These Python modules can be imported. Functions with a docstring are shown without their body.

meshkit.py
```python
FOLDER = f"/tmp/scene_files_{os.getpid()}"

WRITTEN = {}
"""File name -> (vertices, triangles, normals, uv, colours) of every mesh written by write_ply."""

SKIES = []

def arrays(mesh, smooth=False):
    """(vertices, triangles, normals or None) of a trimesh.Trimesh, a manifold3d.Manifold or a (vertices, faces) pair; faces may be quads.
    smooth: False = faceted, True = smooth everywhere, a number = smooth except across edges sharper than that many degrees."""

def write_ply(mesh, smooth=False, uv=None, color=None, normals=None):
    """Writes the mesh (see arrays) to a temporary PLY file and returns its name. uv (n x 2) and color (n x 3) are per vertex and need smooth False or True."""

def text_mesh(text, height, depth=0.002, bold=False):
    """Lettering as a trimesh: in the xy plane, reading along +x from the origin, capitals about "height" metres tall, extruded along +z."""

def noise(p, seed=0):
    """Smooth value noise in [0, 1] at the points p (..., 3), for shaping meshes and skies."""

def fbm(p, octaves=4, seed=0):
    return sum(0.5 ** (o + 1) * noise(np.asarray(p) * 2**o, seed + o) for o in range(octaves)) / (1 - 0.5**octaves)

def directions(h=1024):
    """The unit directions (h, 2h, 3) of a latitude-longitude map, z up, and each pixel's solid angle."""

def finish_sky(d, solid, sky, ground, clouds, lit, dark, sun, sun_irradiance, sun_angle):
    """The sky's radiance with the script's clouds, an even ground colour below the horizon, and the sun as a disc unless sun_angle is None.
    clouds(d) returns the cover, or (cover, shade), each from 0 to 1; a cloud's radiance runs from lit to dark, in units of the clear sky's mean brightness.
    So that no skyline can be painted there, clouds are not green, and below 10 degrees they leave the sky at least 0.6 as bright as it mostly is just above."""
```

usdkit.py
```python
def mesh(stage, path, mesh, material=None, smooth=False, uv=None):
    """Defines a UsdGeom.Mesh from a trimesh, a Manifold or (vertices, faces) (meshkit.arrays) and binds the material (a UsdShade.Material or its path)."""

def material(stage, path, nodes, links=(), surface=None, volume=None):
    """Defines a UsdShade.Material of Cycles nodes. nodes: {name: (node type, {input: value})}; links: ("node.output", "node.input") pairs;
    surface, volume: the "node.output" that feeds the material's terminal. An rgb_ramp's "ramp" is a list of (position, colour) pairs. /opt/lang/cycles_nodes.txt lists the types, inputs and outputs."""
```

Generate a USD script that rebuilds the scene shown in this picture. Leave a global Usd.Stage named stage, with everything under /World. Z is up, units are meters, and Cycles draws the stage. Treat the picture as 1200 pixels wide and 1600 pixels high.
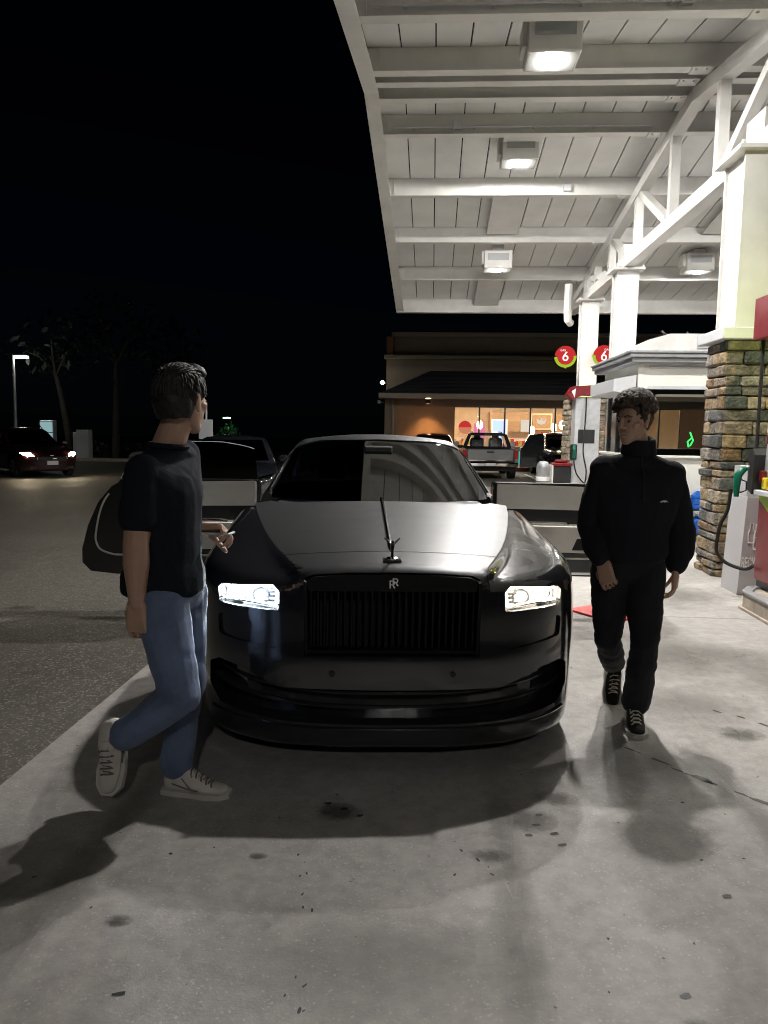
import math, random
import numpy as np, trimesh, manifold3d as m3, usdkit, meshkit
from scipy.interpolate import PchipInterpolator
from shapely.geometry import Polygon
from pxr import Usd, UsdGeom, UsdLux, UsdShade, Sdf, Gf, Vt

stage = Usd.Stage.CreateInMemory()
UsdGeom.SetStageUpAxis(stage, 'Z'); UsdGeom.SetStageMetersPerUnit(stage, 1.0)
world = UsdGeom.Xform.Define(stage, '/World'); stage.SetDefaultPrim(world.GetPrim())
UsdGeom.Scope.Define(stage, '/World/Looks')
random.seed(7); RNG = np.random.default_rng(7)
PI = math.pi

# ------------------------------------------------------------------ camera, sky, exposure
EXPOSURE = 0.30
LAMP = 3000.0            # radiance of the canopy lamp lenses
PITCH, ROLL, EYE = math.radians(6.1), .015, 1.55
cam = UsdGeom.Camera.Define(stage, '/World/camera')
cam.CreateHorizontalApertureAttr(24.0); cam.CreateVerticalApertureAttr(32.0); cam.CreateFocalLengthAttr(24.04)
cam.CreateClippingRangeAttr(Gf.Vec2f(.05, 500)); cam.CreateExposureAttr(EXPOSURE)
_f = np.array([0, math.cos(PITCH), -math.sin(PITCH)]); _r = np.array([1., 0, 0]); _u = np.array([0, math.sin(PITCH), math.cos(PITCH)])
_r2 = _r*math.cos(ROLL)+_u*math.sin(ROLL); _u2 = _u*math.cos(ROLL)-_r*math.sin(ROLL)
M = Gf.Matrix4d(*_r2, 0, *_u2, 0, *(-_f), 0, 0, 0, EYE, 1)
UsdGeom.Xformable(cam).AddTransformOp().Set(M)

usdkit.material(stage, '/World/Looks/night_sky', {
    'sky': ('sky_texture', {'sky_type': 'single_scattering', 'sun_disc': False, 'sun_elevation': .5, 'sun_rotation': 2.6}),
    'hue': ('mix_color', {'blend_type': 'multiply', 'fac': 1.0, 'b': (.5, .8, 1.3)}),
    'bg': ('background_shader', {'strength': .00014})}, [('sky.color', 'hue.a'), ('hue.result', 'bg.color')], surface='bg.background')
dome = UsdLux.DomeLight.Define(stage, '/World/sky')
UsdShade.MaterialBindingAPI.Apply(dome.GetPrim()).Bind(UsdShade.Material.Get(stage, '/World/Looks/night_sky'))
dome.GetPrim().SetCustomDataByKey('kind', 'structure')

# ------------------------------------------------------------------ helpers
used = {}
def numbered(parent, name):
    k = (str(parent), name); n = used.get(k, 0); used[k] = n+1
    return name if n == 0 else f'{name}_{n:03d}'
def path_of(p): return '/World' if p is None else str(p.GetPath())
def tag(o, label=None, cat=None, group=None, kind=None):
    for k, v in (('label', label), ('category', cat), ('group', group), ('kind', kind)):
        if v: o.SetCustomDataByKey(k, v)
    return o
def thing(name, label, cat, loc=(0, 0, 0), rz=0., group=None, kind=None, parent=None):
    x = UsdGeom.Xform.Define(stage, path_of(parent)+'/'+numbered(path_of(parent), name))
    x.AddTranslateOp().Set(Gf.Vec3d(*map(float, loc)))
    if rz: x.AddRotateZOp().Set(math.degrees(rz))
    return tag(x.GetPrim(), label, cat, group, kind)
def copy(src, label, loc, rz=0., group=None):
    d = src.GetCustomData(); base = src.GetName().rsplit('_', 1)
    name = base[0] if len(base) == 2 and base[1].isdigit() else src.GetName()
    o = thing(name, label, d['category'], loc, rz, group or d.get('group'))
    o.GetReferences().AddInternalReference(src.GetPath()); o.SetInstanceable(True)
    return o
def obj(name, mesh, mat, parent=None, smooth=False, label=None, cat=None, group=None, kind=None, normals=None):
    p = path_of(parent); p = p+'/'+numbered(p, name)
    if isinstance(mesh, MB): mesh = mesh.mesh()
    if normals is None:
        m = usdkit.mesh(stage, p, mesh, L[mat], smooth)
    else:
        m = usdkit.mesh(stage, p, mesh, L[mat], False)
        m.CreateNormalsAttr(Vt.Vec3fArray.FromNumpy(normals.astype(np.float32))); m.SetNormalsInterpolation('vertex')
    return tag(m.GetPrim(), label, cat, group, kind)

def rotz(a): c, s = math.cos(a), math.sin(a); return np.array([[c, -s, 0], [s, c, 0], [0, 0, 1.]])
_C = np.array([[-1,-1,-1],[1,-1,-1],[1,1,-1],[-1,1,-1],[-1,-1,1],[1,-1,1],[1,1,1],[-1,1,1]], float)
_CF = np.array([[0,3,2],[0,2,1],[4,5,6],[4,6,7],[0,1,5],[0,5,4],[1,2,6],[1,6,5],[2,3,7],[2,7,6],[3,0,4],[3,4,7]])
def tm(man):
    if isinstance(man, trimesh.Trimesh): return man
    m = man.to_mesh(); return trimesh.Trimesh(m.vert_properties[:, :3], m.tri_verts, process=False)
def cham_box(sx, sy, sz, b):
    """Box of full size with chamfered edges."""
    h = np.array([sx, sy, sz])/2; b = min(b, h.min()*.9); pts = []
    for c in _C:
        for k in range(3):
            q = c*h; q = q-c*b; q[k] = c[k]*h[k]; pts.append(q)
    return tm(m3.Manifold.hull_points(np.array(pts)))
class MB:
    def __init__(s): s.v, s.f, s.n = [], [], 0
    def add(s, m, off=(0, 0, 0), R=None):
        m = tm(m); v = np.array(m.vertices); v = v if R is None else v@np.asarray(R).T
        s.v.append(v+np.asarray(off, float)); s.f.append(np.array(m.faces)+s.n); s.n += len(v); return s
    def box(s, lo, hi, b=0):
        lo, hi = np.minimum(lo, hi).astype(float), np.maximum(lo, hi).astype(float)
        if b: return s.add(cham_box(*(hi-lo), b), (lo+hi)/2)
        s.v.append((_C+1)/2*(hi-lo)+lo); s.f.append(_CF+s.n); s.n += 8; return s
    def cyl(s, a, b, r0, r1=None, n=16):
        r1 = r0 if r1 is None else r1
        a, b = np.asarray(a, float), np.asarray(b, float); d = b-a; L_ = np.linalg.norm(d); d /= L_
        e = np.cross(d, [0, 0, 1.] if abs(d[2]) < .9 else [1., 0, 0]); e /= np.linalg.norm(e); g = np.cross(d, e)
        t = np.arange(n)/n*2*PI; ring = np.outer(np.cos(t), e)+np.outer(np.sin(t), g)
        v = np.vstack([a+ring*r0, b+ring*r1, a[None], b[None]]); i = np.arange(n); j = (i+1) % n
        f = np.vstack([np.c_[i, j, j+n], np.c_[i, j+n, i+n], np.c_[j, i, 0*i+2*n], np.c_[i+n, j+n, 0*i+2*n+1]])
        s.v.append(v); s.f.append(f+s.n); s.n += len(v); return s
    def tube(s, pts, r, n=8):
        pts = np.asarray(pts, float); r = np.broadcast_to(r, len(pts)); t = np.gradient(pts, axis=0); t /= np.linalg.norm(t, axis=1, keepdims=True)
        e = np.cross(t[0], [0, 0, 1.] if abs(t[0][2]) < .9 else [1., 0, 0]); a = np.arange(n)/n*2*PI; V = []
        for p, d, q in zip(pts, t, r):
            e = e-d*(e@d); e /= np.linalg.norm(e); g = np.cross(d, e)
            V.append(p+q*(np.outer(np.cos(a), e)+np.outer(np.sin(a), g)))
        k = len(pts); v = np.vstack(V+[pts[:1], pts[-1:]]); f = []; i = np.arange(n); j = (i+1) % n
        for m in range(k-1): f += [np.c_[m*n+i, m*n+j, m*n+n+j], np.c_[m*n+i, m*n+n+j, m*n+n+i]]
        f += [np.c_[j, i, 0*i+k*n], np.c_[(k-1)*n+i, (k-1)*n+j, 0*i+k*n+1]]
        s.v.append(v); s.f.append(np.vstack(f)+s.n); s.n += len(v); return s
    def bar(s, a, b, w, h, up=(0, 0, 1)):
        """Rectangular bar from a to b, w wide across, h along up."""
        a, b = np.asarray(a, float), np.asarray(b, float); d = b-a; l = np.linalg.norm(d); d /= l
        x = np.cross(d, up); x /= np.linalg.norm(x); y = np.cross(x, d)
        R = np.array([x, d, y]).T
        s.v.append((_C*np.array([w, l, h])/2)@R.T+(a+b)/2); s.f.append(_CF+s.n); s.n += 8; return s
    def prism(s, poly, y0, y1, plane='xz'):
        """Extrudes a 2-D outline: plane xz along y, xy along z, yz along x."""
        m = trimesh.creation.extrude_polygon(Polygon(poly) if not isinstance(poly, Polygon) else poly, 1.0, engine='earcut')
        v = np.array(m.vertices); h = y0+v[:, 2]*(y1-y0)
        if plane == 'xz': V = np.c_[v[:, 0], h, v[:, 1]]; flip = y1 > y0
        elif plane == 'xy': V = np.c_[v[:, 0], v[:, 1], h]; flip = y1 < y0
        else: V = np.c_[h, v[:, 0], v[:, 1]]; flip = y1 < y0
        f = np.array(m.faces); f = f[:, ::-1] if flip else f
        s.v.append(V); s.f.append(f+s.n); s.n += len(V); return s
    def mesh(s): return trimesh.Trimesh(np.vstack(s.v), np.vstack(s.f), process=False)
def lattice(fn, nu, nv):
    """Open sheet: fn(U,V) -> (nu,nv,3)."""
    U, V = np.meshgrid(np.linspace(0, 1, nu), np.linspace(0, 1, nv), indexing='ij'); P = fn(U, V).reshape(-1, 3)
    i = np.arange(nu*nv).reshape(nu, nv); a, b, c, d = (q.ravel() for q in (i[:-1, :-1], i[1:, :-1], i[1:, 1:], i[:-1, 1:]))
    return trimesh.Trimesh(P, np.vstack([np.c_[a, b, c], np.c_[a, c, d]]), process=False)
def lathe(prof, n=24):
    prof = np.asarray(prof, float)
    return trimesh.creation.revolve(prof, sections=n)
def rrect(x0, z0, x1, z1, r, n=5):
    return Polygon([(x0+r, z0+r), (x1-r, z0+r), (x1-r, z1-r), (x0+r, z1-r)]).buffer(r, quad_segs=n)

# ------------------------------------------------------------------ materials
L = {}
def mat(name, color, rough=.5, metal=0., var=.0, scale=8., bump=0., bscale=60., coat=0., spec=.5, sheen=0., color2=None, detail=4., aniso=None, dist=.01, trans=0., vec='pos', stretch=None, subs=0.):
    n = {'p': ('principled_bsdf', {'base_color': color, 'roughness': rough, 'metallic': metal, 'coat_weight': coat, 'specular_ior_level': spec, 'sheen_weight': sheen, 'transmission_weight': trans})}
    l = []
    if var or bump or color2:
        n['tc'] = ('texture_coordinate', {}); src = 'tc.object'
        if stretch: n['mp'] = ('mapping', {'scale': stretch}); l.append(('tc.object', 'mp.vector')); src = 'mp.vector'
    if var or color2:
        c = np.array(color); c2 = np.array(color2) if color2 else np.clip(c*(1+var), 0, 1); c1 = c if color2 else c*(1-var)
        n['nz'] = ('noise_texture', {'scale': scale, 'detail': detail, 'roughness': .6})
        n['rp'] = ('rgb_ramp', {'ramp': [(.3, tuple(c1)), (.7, tuple(c2))]})
        l += [(src, 'nz.vector'), ('nz.fac', 'rp.fac'), ('rp.color', 'p.base_color')]
        n['rr'] = ('map_range', {'from_min': .3, 'from_max': .7, 'to_min': max(.02, rough*.85), 'to_max': min(1, rough*1.15)})
        l += [('nz.fac', 'rr.value'), ('rr.result', 'p.roughness')]
    if bump:
        n['bn'] = ('noise_texture', {'scale': bscale, 'detail': 4.}); n['bp'] = ('bump', {'strength': bump, 'distance': dist})
        l += [(src, 'bn.vector'), ('bn.fac', 'bp.height'), ('bp.normal', 'p.normal')]
    L[name] = usdkit.material(stage, '/World/Looks/'+name, n, l, surface='p.BSDF'); return name
def glow(name, color, strength):
    L[name] = usdkit.material(stage, '/World/Looks/'+name, {'e': ('emission', {'color': color, 'strength': strength})}, [], surface='e.emission'); return name
def pane(name, tint, rough=.0, ior=1.5, fac=None):
    n = {'t': ('transparent_bsdf', {'color': tint}) if True else None, 'g': ('glossy_bsdf', {'color': (1, 1, 1), 'roughness': rough}), 'f': ('fresnel', {}), 'm': ('mix_closure', {}), 'ge': ('geometry', {}), 'io': ('map_range', {'from_min': 0., 'from_max': 1., 'to_min': ior, 'to_max': 1/ior})}
    L[name] = usdkit.material(stage, '/World/Looks/'+name, n, [('ge.backfacing', 'io.value'), ('io.result', 'f.IOR'), ('f.fac', 'm.fac'), ('t.BSDF', 'm.closure1'), ('g.BSDF', 'm.closure2')], surface='m.closure'); return name

# station frame: t to the right along the shop front, s away from the camera
YAW = .062
def ws(t, s, z=0.): c, S = math.cos(YAW), math.sin(YAW); return (t*c+s*S, -t*S+s*c, z)
# ------------------------------------------------------------------ material list
mat('white_paint', (.62, .612, .585), .45, var=.09, scale=2.2, bump=.05, bscale=30)
mat('deck_paint', (.66, .66, .64), .5, var=.09, scale=1.6)
mat('roof_sheet', (.03, .03, .03), .9)
mat('steel_galv', (.36, .37, .38), .5, .5, var=.12, scale=14)
mat('bolt_metal', (.5, .5, .48), .4, .7)
mat('trim_grey', (.55, .56, .58), .4, var=.05, scale=6)
mat('plate_grey', (.16, .16, .15), .6); mat('vent_grey', (.35, .36, .36), .5)
mat('black_plastic', (.015, .015, .016), .45)
mat('rubber', (.012, .012, .012), .75, bump=.2, bscale=120)
mat('red_paint', (.17, .006, .012), .35, var=.08, scale=4)
mat('red_rubber', (.62, .03, .02), .55, var=.1, scale=12)
mat('green_plastic', (.0, .12, .07), .35)
mat('lime_paint', (.35, .5, .03), .4)
mat('yellow_plastic', (.8, .62, .03), .4)
mat('white_print', (.85, .85, .83), .5)
mat('pump_panel', (.55, .56, .58), .35, .3, var=.05)
mat('bin_grey', (.46, .45, .46), .45, var=.05, scale=5, bump=.05)
mat('kerb_stone', (.38, .33, .27), .8, var=.25, scale=9, bump=.4, bscale=50)
mat('kiosk_white', (.78, .77, .70), .5, var=.05, scale=3)
mat('dark_frame', (.03, .03, .032), .4)
mat('blue_jug', (.03, .16, .62), .2, trans=.35, var=.15, scale=10)
mat('jug_cap', (.7, .75, .85), .4)
mat('stucco_tan', (.20, .165, .12), .9, var=.1, scale=5, bump=.3, bscale=80)
mat('stucco_brown', (.30, .17, .085), .9, var=.1, scale=4, bump=.3, bscale=80)
mat('shingle', (.018, .019, .023), .9, var=.4, scale=18, bump=.4, bscale=30)
mat('trim_tan', (.26, .22, .165), .8, var=.08, scale=5)
mat('paper_white', (.8, .8, .8), .6)
stone_cols = [(.27, .20, .115), (.19, .15, .11), (.13, .115, .095), (.06, .066, .06), (.28, .235, .17), (.20, .13, .07), (.10, .10, .093), (.21, .19, .16)]
for i, c in enumerate(stone_cols):
    mat(['tan_stone', 'brown_stone', 'umber_stone', 'slate_stone', 'cream_stone', 'rust_stone', 'grey_stone', 'buff_stone'][i], c, .85, var=.6, scale=11, bump=1., bscale=30, dist=.03)
STONES = ['tan_stone', 'brown_stone', 'umber_stone', 'slate_stone', 'cream_stone', 'rust_stone', 'grey_stone', 'buff_stone']
mat('mortar', (.10, .09, .075), .95, bump=.3)
glow('lamp_lens', (1.0, .97, .935), LAMP)

# ground materials
def ground_mat(name, c_lo, c_hi, speck, speck_scale, speck_w, dark=(.05, .045, .04), patch=.45, gloss=.6, bump=.35):
    n = {'tc': ('texture_coordinate', {}),
         'n1': ('noise_texture', {'scale': patch, 'detail': 6., 'roughness': .62}), 'r1': ('rgb_ramp', {'ramp': [(.32, c_lo), (.68, c_hi)]}),
         'n2': ('noise_texture', {'scale': 11., 'detail': 6., 'roughness': .7}), 'r2': ('rgb_ramp', {'ramp': [(.25, (.72, .72, .72)), (.75, (1.18, 1.17, 1.15))]}),
         'm1': ('mix_color', {'blend_type': 'multiply', 'fac': 1., 'use_clamp_result': False}),
         'v': ('voronoi_texture', {'scale': speck_scale, 'feature': 'f1'}), 'vs': ('separate_color', {}),
         'vr': ('map_range', {'from_min': 1-speck_w, 'from_max': 1., 'to_min': 0., 'to_max': .9, 'clamp': True}),
         'm2': ('mix_color', {'b': speck}),
         'v2': ('voronoi_texture', {'scale': 5.5, 'feature': 'f1'}), 'v2r': ('map_range', {'from_min': .035, 'from_max': .075, 'to_min': 1., 'to_max': 0., 'clamp': True}),
         'n4': ('noise_texture', {'scale': 60., 'detail': 2.}), 'v2m': ('mix_color', {'fac': .06}),
         'v2c': ('separate_color', {}), 'v2k': ('math', {'math_type': 'less_than', 'value2': .16}), 'v2x': ('math', {'math_type': 'multiply'}),
         'm3': ('mix_color', {'b': dark}),
         'n3': ('noise_texture', {'scale': 90., 'detail': 5., 'roughness': .7}), 'bp': ('bump', {'strength': bump, 'distance': .006}),
         'rr': ('map_range', {'from_min': .3, 'from_max': .7, 'to_min': gloss-.1, 'to_max': gloss+.18}),
         'p': ('principled_bsdf', {'specular_ior_level': .45})}
    l = [('tc.object', 'n1.vector'), ('tc.object', 'n2.vector'), ('tc.object', 'v.vector'), ('tc.object', 'n3.vector'), ('tc.object', 'n4.vector'),
         ('tc.object', 'v2m.a'), ('n4.color', 'v2m.b'), ('v2m.result', 'v2.vector'),
         ('n1.fac', 'r1.fac'), ('n2.fac', 'r2.fac'), ('r1.color', 'm1.a'), ('r2.color', 'm1.b'),
         ('v.color', 'vs.color'), ('vs.r', 'vr.value'), ('m1.result', 'm2.a'), ('vr.result', 'm2.fac'),
         ('v2.distance', 'v2r.value'), ('v2.color', 'v2c.color'), ('v2c.g', 'v2k.value1'), ('v2k.value', 'v2x.value1'), ('v2r.result', 'v2x.value2'),
         ('m2.result', 'm3.a'), ('v2x.value', 'm3.fac'), ('m3.result', 'p.base_color'),
         ('n3.fac', 'bp.height'), ('bp.normal', 'p.normal'), ('n1.fac', 'rr.value'), ('rr.result', 'p.roughness')]
    L[name] = usdkit.material(stage, '/World/Looks/'+name, n, l, surface='p.BSDF')
ground_mat('concrete', (.285, .270, .252), (.41, .392, .370), (.46, .43, .40), 150., .07, patch=.55, gloss=.55)
ground_mat('asphalt_mix', (.075, .070, .057), (.125, .116, .094), (.27, .26, .235), 95., .20, dark=(.02, .02, .02), patch=.35, gloss=.62, bump=.8)

# stains: soft-edged dirt lying on the slab
def stain_mat(name, color, lo, hi, scale, amount, rough=.5):
    n = {'tc': ('texture_coordinate', {}), 'len': ('vector_math', {'math_type': 'length'}), 'nz': ('noise_texture', {'scale': scale, 'detail': 5., 'roughness': .65}),
         'add': ('math', {'math_type': 'multiply_add', 'value2': .9}), 'mr': ('map_range', {'from_min': lo, 'from_max': hi, 'to_min': amount, 'to_max': 0., 'clamp': True}),
         'd': ('principled_bsdf', {'base_color': color, 'roughness': rough}), 't': ('transparent_bsdf', {'color': (1, 1, 1)}), 'm': ('mix_closure', {})}
    l = [('tc.object', 'len.vector1'), ('tc.object', 'nz.vector'), ('nz.fac', 'add.value1'), ('len.value', 'add.value3'), ('add.value', 'mr.value'),
         ('mr.result', 'm.fac'), ('t.BSDF', 'm.closure1'), ('d.BSDF', 'm.closure2')]
    L[name] = usdkit.material(stage, '/World/Looks/'+name, n, l, surface='m.closure')
stain_mat('oil_stain', (.045, .042, .034), .75, 1.3, 3.2, .55, .45)
stain_mat('dust_stain', (.10, .09, .075), .7, 1.45, 1.6, .30, .6)
mat('tar', (.018, .017, .016), .55, var=.3, scale=30)
mat('leaf_litter', (.25, .17, .06), .8)

# ------------------------------------------------------------------ ground
def slabbox(t0, s0, t1, s1, z0, z1):
    return MB().box((t0, s0, z0), (t1, s1, z1), .004)
asph = MB(); asph.v.append(np.array([[-90, -40, 0], [90, -40, 0], [90, 120, 0], [-90, 120, 0]], float)); asph.f.append(np.array([[0, 1, 2], [0, 2, 3]])); asph.n = 4
obj('asphalt', asph, 'asphalt_mix', kind='structure')
fore = thing('concrete_forecourt', None, None, (0, 0, 0), -YAW, kind='structure')
SS = [-4, 1.0-6, 6.54, 11.6, 16.6, 21.6]; SS = [-5.5, .2-2.0, 6.54, 11.6, 16.6, 21.6]
TT = [-1.83, 4.35, 10.5]
for a in range(2):
    for b in range(5):
        obj('concrete_slab', slabbox(TT[a]+.004, SS[b]+.004, TT[a+1]-.004, SS[b+1]-.004, -.1, .008), 'concrete', fore)
def flat_disc(rx, ry, n=20, z=0.): 
    a = np.arange(n)/n*2*PI; v = np.vstack([np.c_[rx*np.cos(a), ry*np.sin(a), 0*a+z], [[0, 0, z]]]); i = np.arange(n)
    return trimesh.Trimesh(v, np.c_[i, (i+1) % n, 0*i+n], process=False)
def stain(t, s, rx, ry, m, name='stain', rot=0.):
    p = UsdGeom.Xform.Define(stage, path_of(fore)+'/'+numbered(path_of(fore), name)); p.AddTranslateOp().Set(Gf.Vec3d(t, s, .012)); p.AddRotateZOp().Set(rot); p.AddScaleOp().Set(Gf.Vec3f(rx, ry, 1))
    usdkit.mesh(stage, str(p.GetPath())+'/film', flat_disc(1.6, 1.6), L[m])
# (t, s, half sizes)
for a in [(1.62, 3.95, .16, .13, 'oil_stain'), (1.45, 4.35, .5, .4, 'dust_stain'), (.42, 2.95, .14, .12, 'oil_stain'), (.55, 3.15, .12, .09, 'oil_stain'), (1.0, 3.55, .42, .3, 'dust_stain'),
          (.24, 2.68, .10, .06, 'oil_stain'), (-.95, 2.2, .06, .04, 'oil_stain'), (.75, 1.78, .08, .05, 'dust_stain'), (.72, 1.9, .07, .05, 'oil_stain'), (-.35, 2.95, .13, .1, 'oil_stain'),
          (1.9, 5.4, .7, .5, 'dust_stain'), (-.1, 2.1, .6, .3, 'dust_stain'), (2.3, 7.4, .6, .6, 'dust_stain'), (-.6, 2.6, .05, .03, 'oil_stain'), (.2, 1.55, .3, .12, 'dust_stain'), (.3, 2.4, .09, 1.3, 'dust_stain'), (-1.2, 2.6, .10, 1.2, 'dust_stain'), (1.35, 2.7, .10, 1.4, 'dust_stain'), (2.2, 4.4, .3, 1.1, 'dust_stain'), (-1.45, 2.2, .3, .5, 'dust_stain')]: stain(*a)
# tar-filled crack and spots: thin irregular films with an outline of their own
def blob(m, t, s, r, seed, el=1.0, ang=0.):
    g = np.random.default_rng(seed); n = 9; a = np.arange(n)/n*2*PI; q = r*(.65+.6*g.random(n)); x, y = q*np.cos(a)*el, q*np.sin(a); c, S = math.cos(ang), math.sin(ang)
    v = np.vstack([np.c_[t+x*c-y*S, s+x*S+y*c, 0*a+.0095], [[t, s, .0095]]]); i = np.arange(n); m.add(trimesh.Trimesh(v, np.c_[i, (i+1) % n, 0*i+n], process=False))
crack = MB(); cp = [(1.00, 3.70), (1.10, 3.58), (1.16, 3.48), (1.24, 3.40), (1.36, 3.27), (1.42, 3.20), (1.47, 3.10), (1.55, 3.0), (1.62, 2.93), (1.68, 2.86), (1.73, 2.82)]
for k, (t, s) in enumerate(cp):
    w = [.009, .013, .010, .02, .009, .018, .014, .025, .03, .024, .012][k]; blob(crack, t, s, w, k, 3.6, -.85)
    blob(crack, t+.03, s-.035, w*.55, 40+k, 3, -.8)
for k, (t, s) in enumerate([(1.62, 4.28), (1.72, 4.2), (1.8, 4.1), (1.86, 3.98), (1.9, 3.86)]): blob(crack, t, s, .012, 80+k, 2.6, -.9)
obj('tar_crack', crack, 'tar', fore)
spots = MB(); g = np.random.default_rng(3)
for k in range(190):
    t, s = g.uniform(-1.7, 2.6), g.uniform(1.2, 6.3); blob(spots, t, s, .002+.007*g.random()**3, 200+k, 1+g.random(), g.random()*3)
for t, s in [(.44, 2.92), (.5, 2.86), (.46, 3.0), (.40, 2.84), (.52, 2.78), (-.33, 2.98), (-.26, 2.93), (-.4, 3.02), (-.75, 1.74), (-.82, 1.9), (.73, 2.02), (.9, 1.9), (1.02, 2.5)]: blob(spots, t, s, .011, int(t*900+s*77) % 999+5, 1.7, .3)
obj('tar_spots', spots, 'tar', fore, kind='stuff')
litter = MB()
for k, (t, s) in enumerate([(-.06, 1.83)]):
    litter.add(cham_box(.03, .014, .004, .001), (t, s, .012), rotz(k*1.3))
cr2 = MB(); gx = np.random.default_rng(31)
for (t0_, s0_, t1_, s1_, n_) in ((-.45, 2.62, -.36, 2.25, 8), (-.34, 2.0, -.30, 1.6, 12), (.15, 2.7, .32, 2.45, 5), (1.75, 5.2, 2.6, 5.6, 30), (1.9, 3.3, 2.5, 2.9, 18)):
    for k in range(n_):
        f_ = k/n_; blob(cr2, t0_+(t1_-t0_)*f_+gx.normal()*.018, s0_+(s1_-s0_)*f_+gx.normal()*.018, .0015+.0035*gx.random(), 700+k, 2.6, math.atan2(s1_-s0_, t1_-t0_)+gx.normal()*.3)
obj('hairline_crack', cr2, 'tar', fore, kind='stuff')
obj('leaf_litter', litter, 'leaf_litter', fore, kind='stuff')

# ------------------------------------------------------------------ canopy (t0 = 3.45, s0 = 11.1)
T0, S0 = 3.45, 11.1
can = thing('fuel_canopy', 'large white steel fuel station canopy on stone based columns', 'canopy', ws(T0, S0), -YAW)
E0, E1, TL, TR = 1.2, 21.0, -1.0, 7.9
zb = lambda s: 6.2-.15*abs(s-S0)
def loc(t, s, z): return np.array([t-T0, s-S0, z], float)
def skew(mb, t0, t1, s0, z0, s1, z1, th):
    v = np.array([loc(t, s, z) for z in (0, 1) for t, s in ((t0, s0), (t1, s0), (t1, s1), (t0, s1))])
    v[:, 2] = [z0, z0, z1, z1, z0+th, z0+th, z1+th, z1+th]; mb.v.append(v); mb.f.append(_CF+mb.n); mb.n += 8; return mb
PUR = [2.9, 4.6, 6.55, 8.49, 10.35, 10.86, 11.36, 12.28, 14.3, 16.4, 18.6]
for s in PUR:
    m = MB(); z = zb(s)
    m.box(loc(TL+.03, s, z), loc(TR-.03, s+.012, z+.30)); m.box(loc(TL+.03, s-.075, z-.012), loc(TR-.03, s+.012+.075, z)); m.box(loc(TL+.03, s+.012, z+.285), loc(TR-.03, s+.09, z+.298))
    obj('purlin', m, 'white_paint', can)
    m = MB()
    m.box(loc(TL+.03, s-.03, z+.02), loc(TL+.20, s-.002, z+.27)); m.box(loc(TL+.20, s-.05, z+.02), loc(TL+.215, s-.002, z+.27))
    for k in range(3): m.cyl(loc(TL+.08, s-.03, z+.06+k*.08), loc(TL+.08, s-.05, z+.06+k*.08), .016, n=8)
    obj('bolted_bracket', m, 'white_paint', can)
    m = MB(); m.box(loc(T0-.34, s-.11, z-.03), loc(T0-.09, s+.10, z-.0135), .003)
    for k in (-.29, -.16): m.cyl(loc(T0+k, s-.06, z-.03), loc(T0+k, s-.06, z-.05), .018, n=8)
    obj('purlin_clip', m, 'white_paint', can)
edges = [E0]+PUR+[E1]; NP = 20
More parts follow.
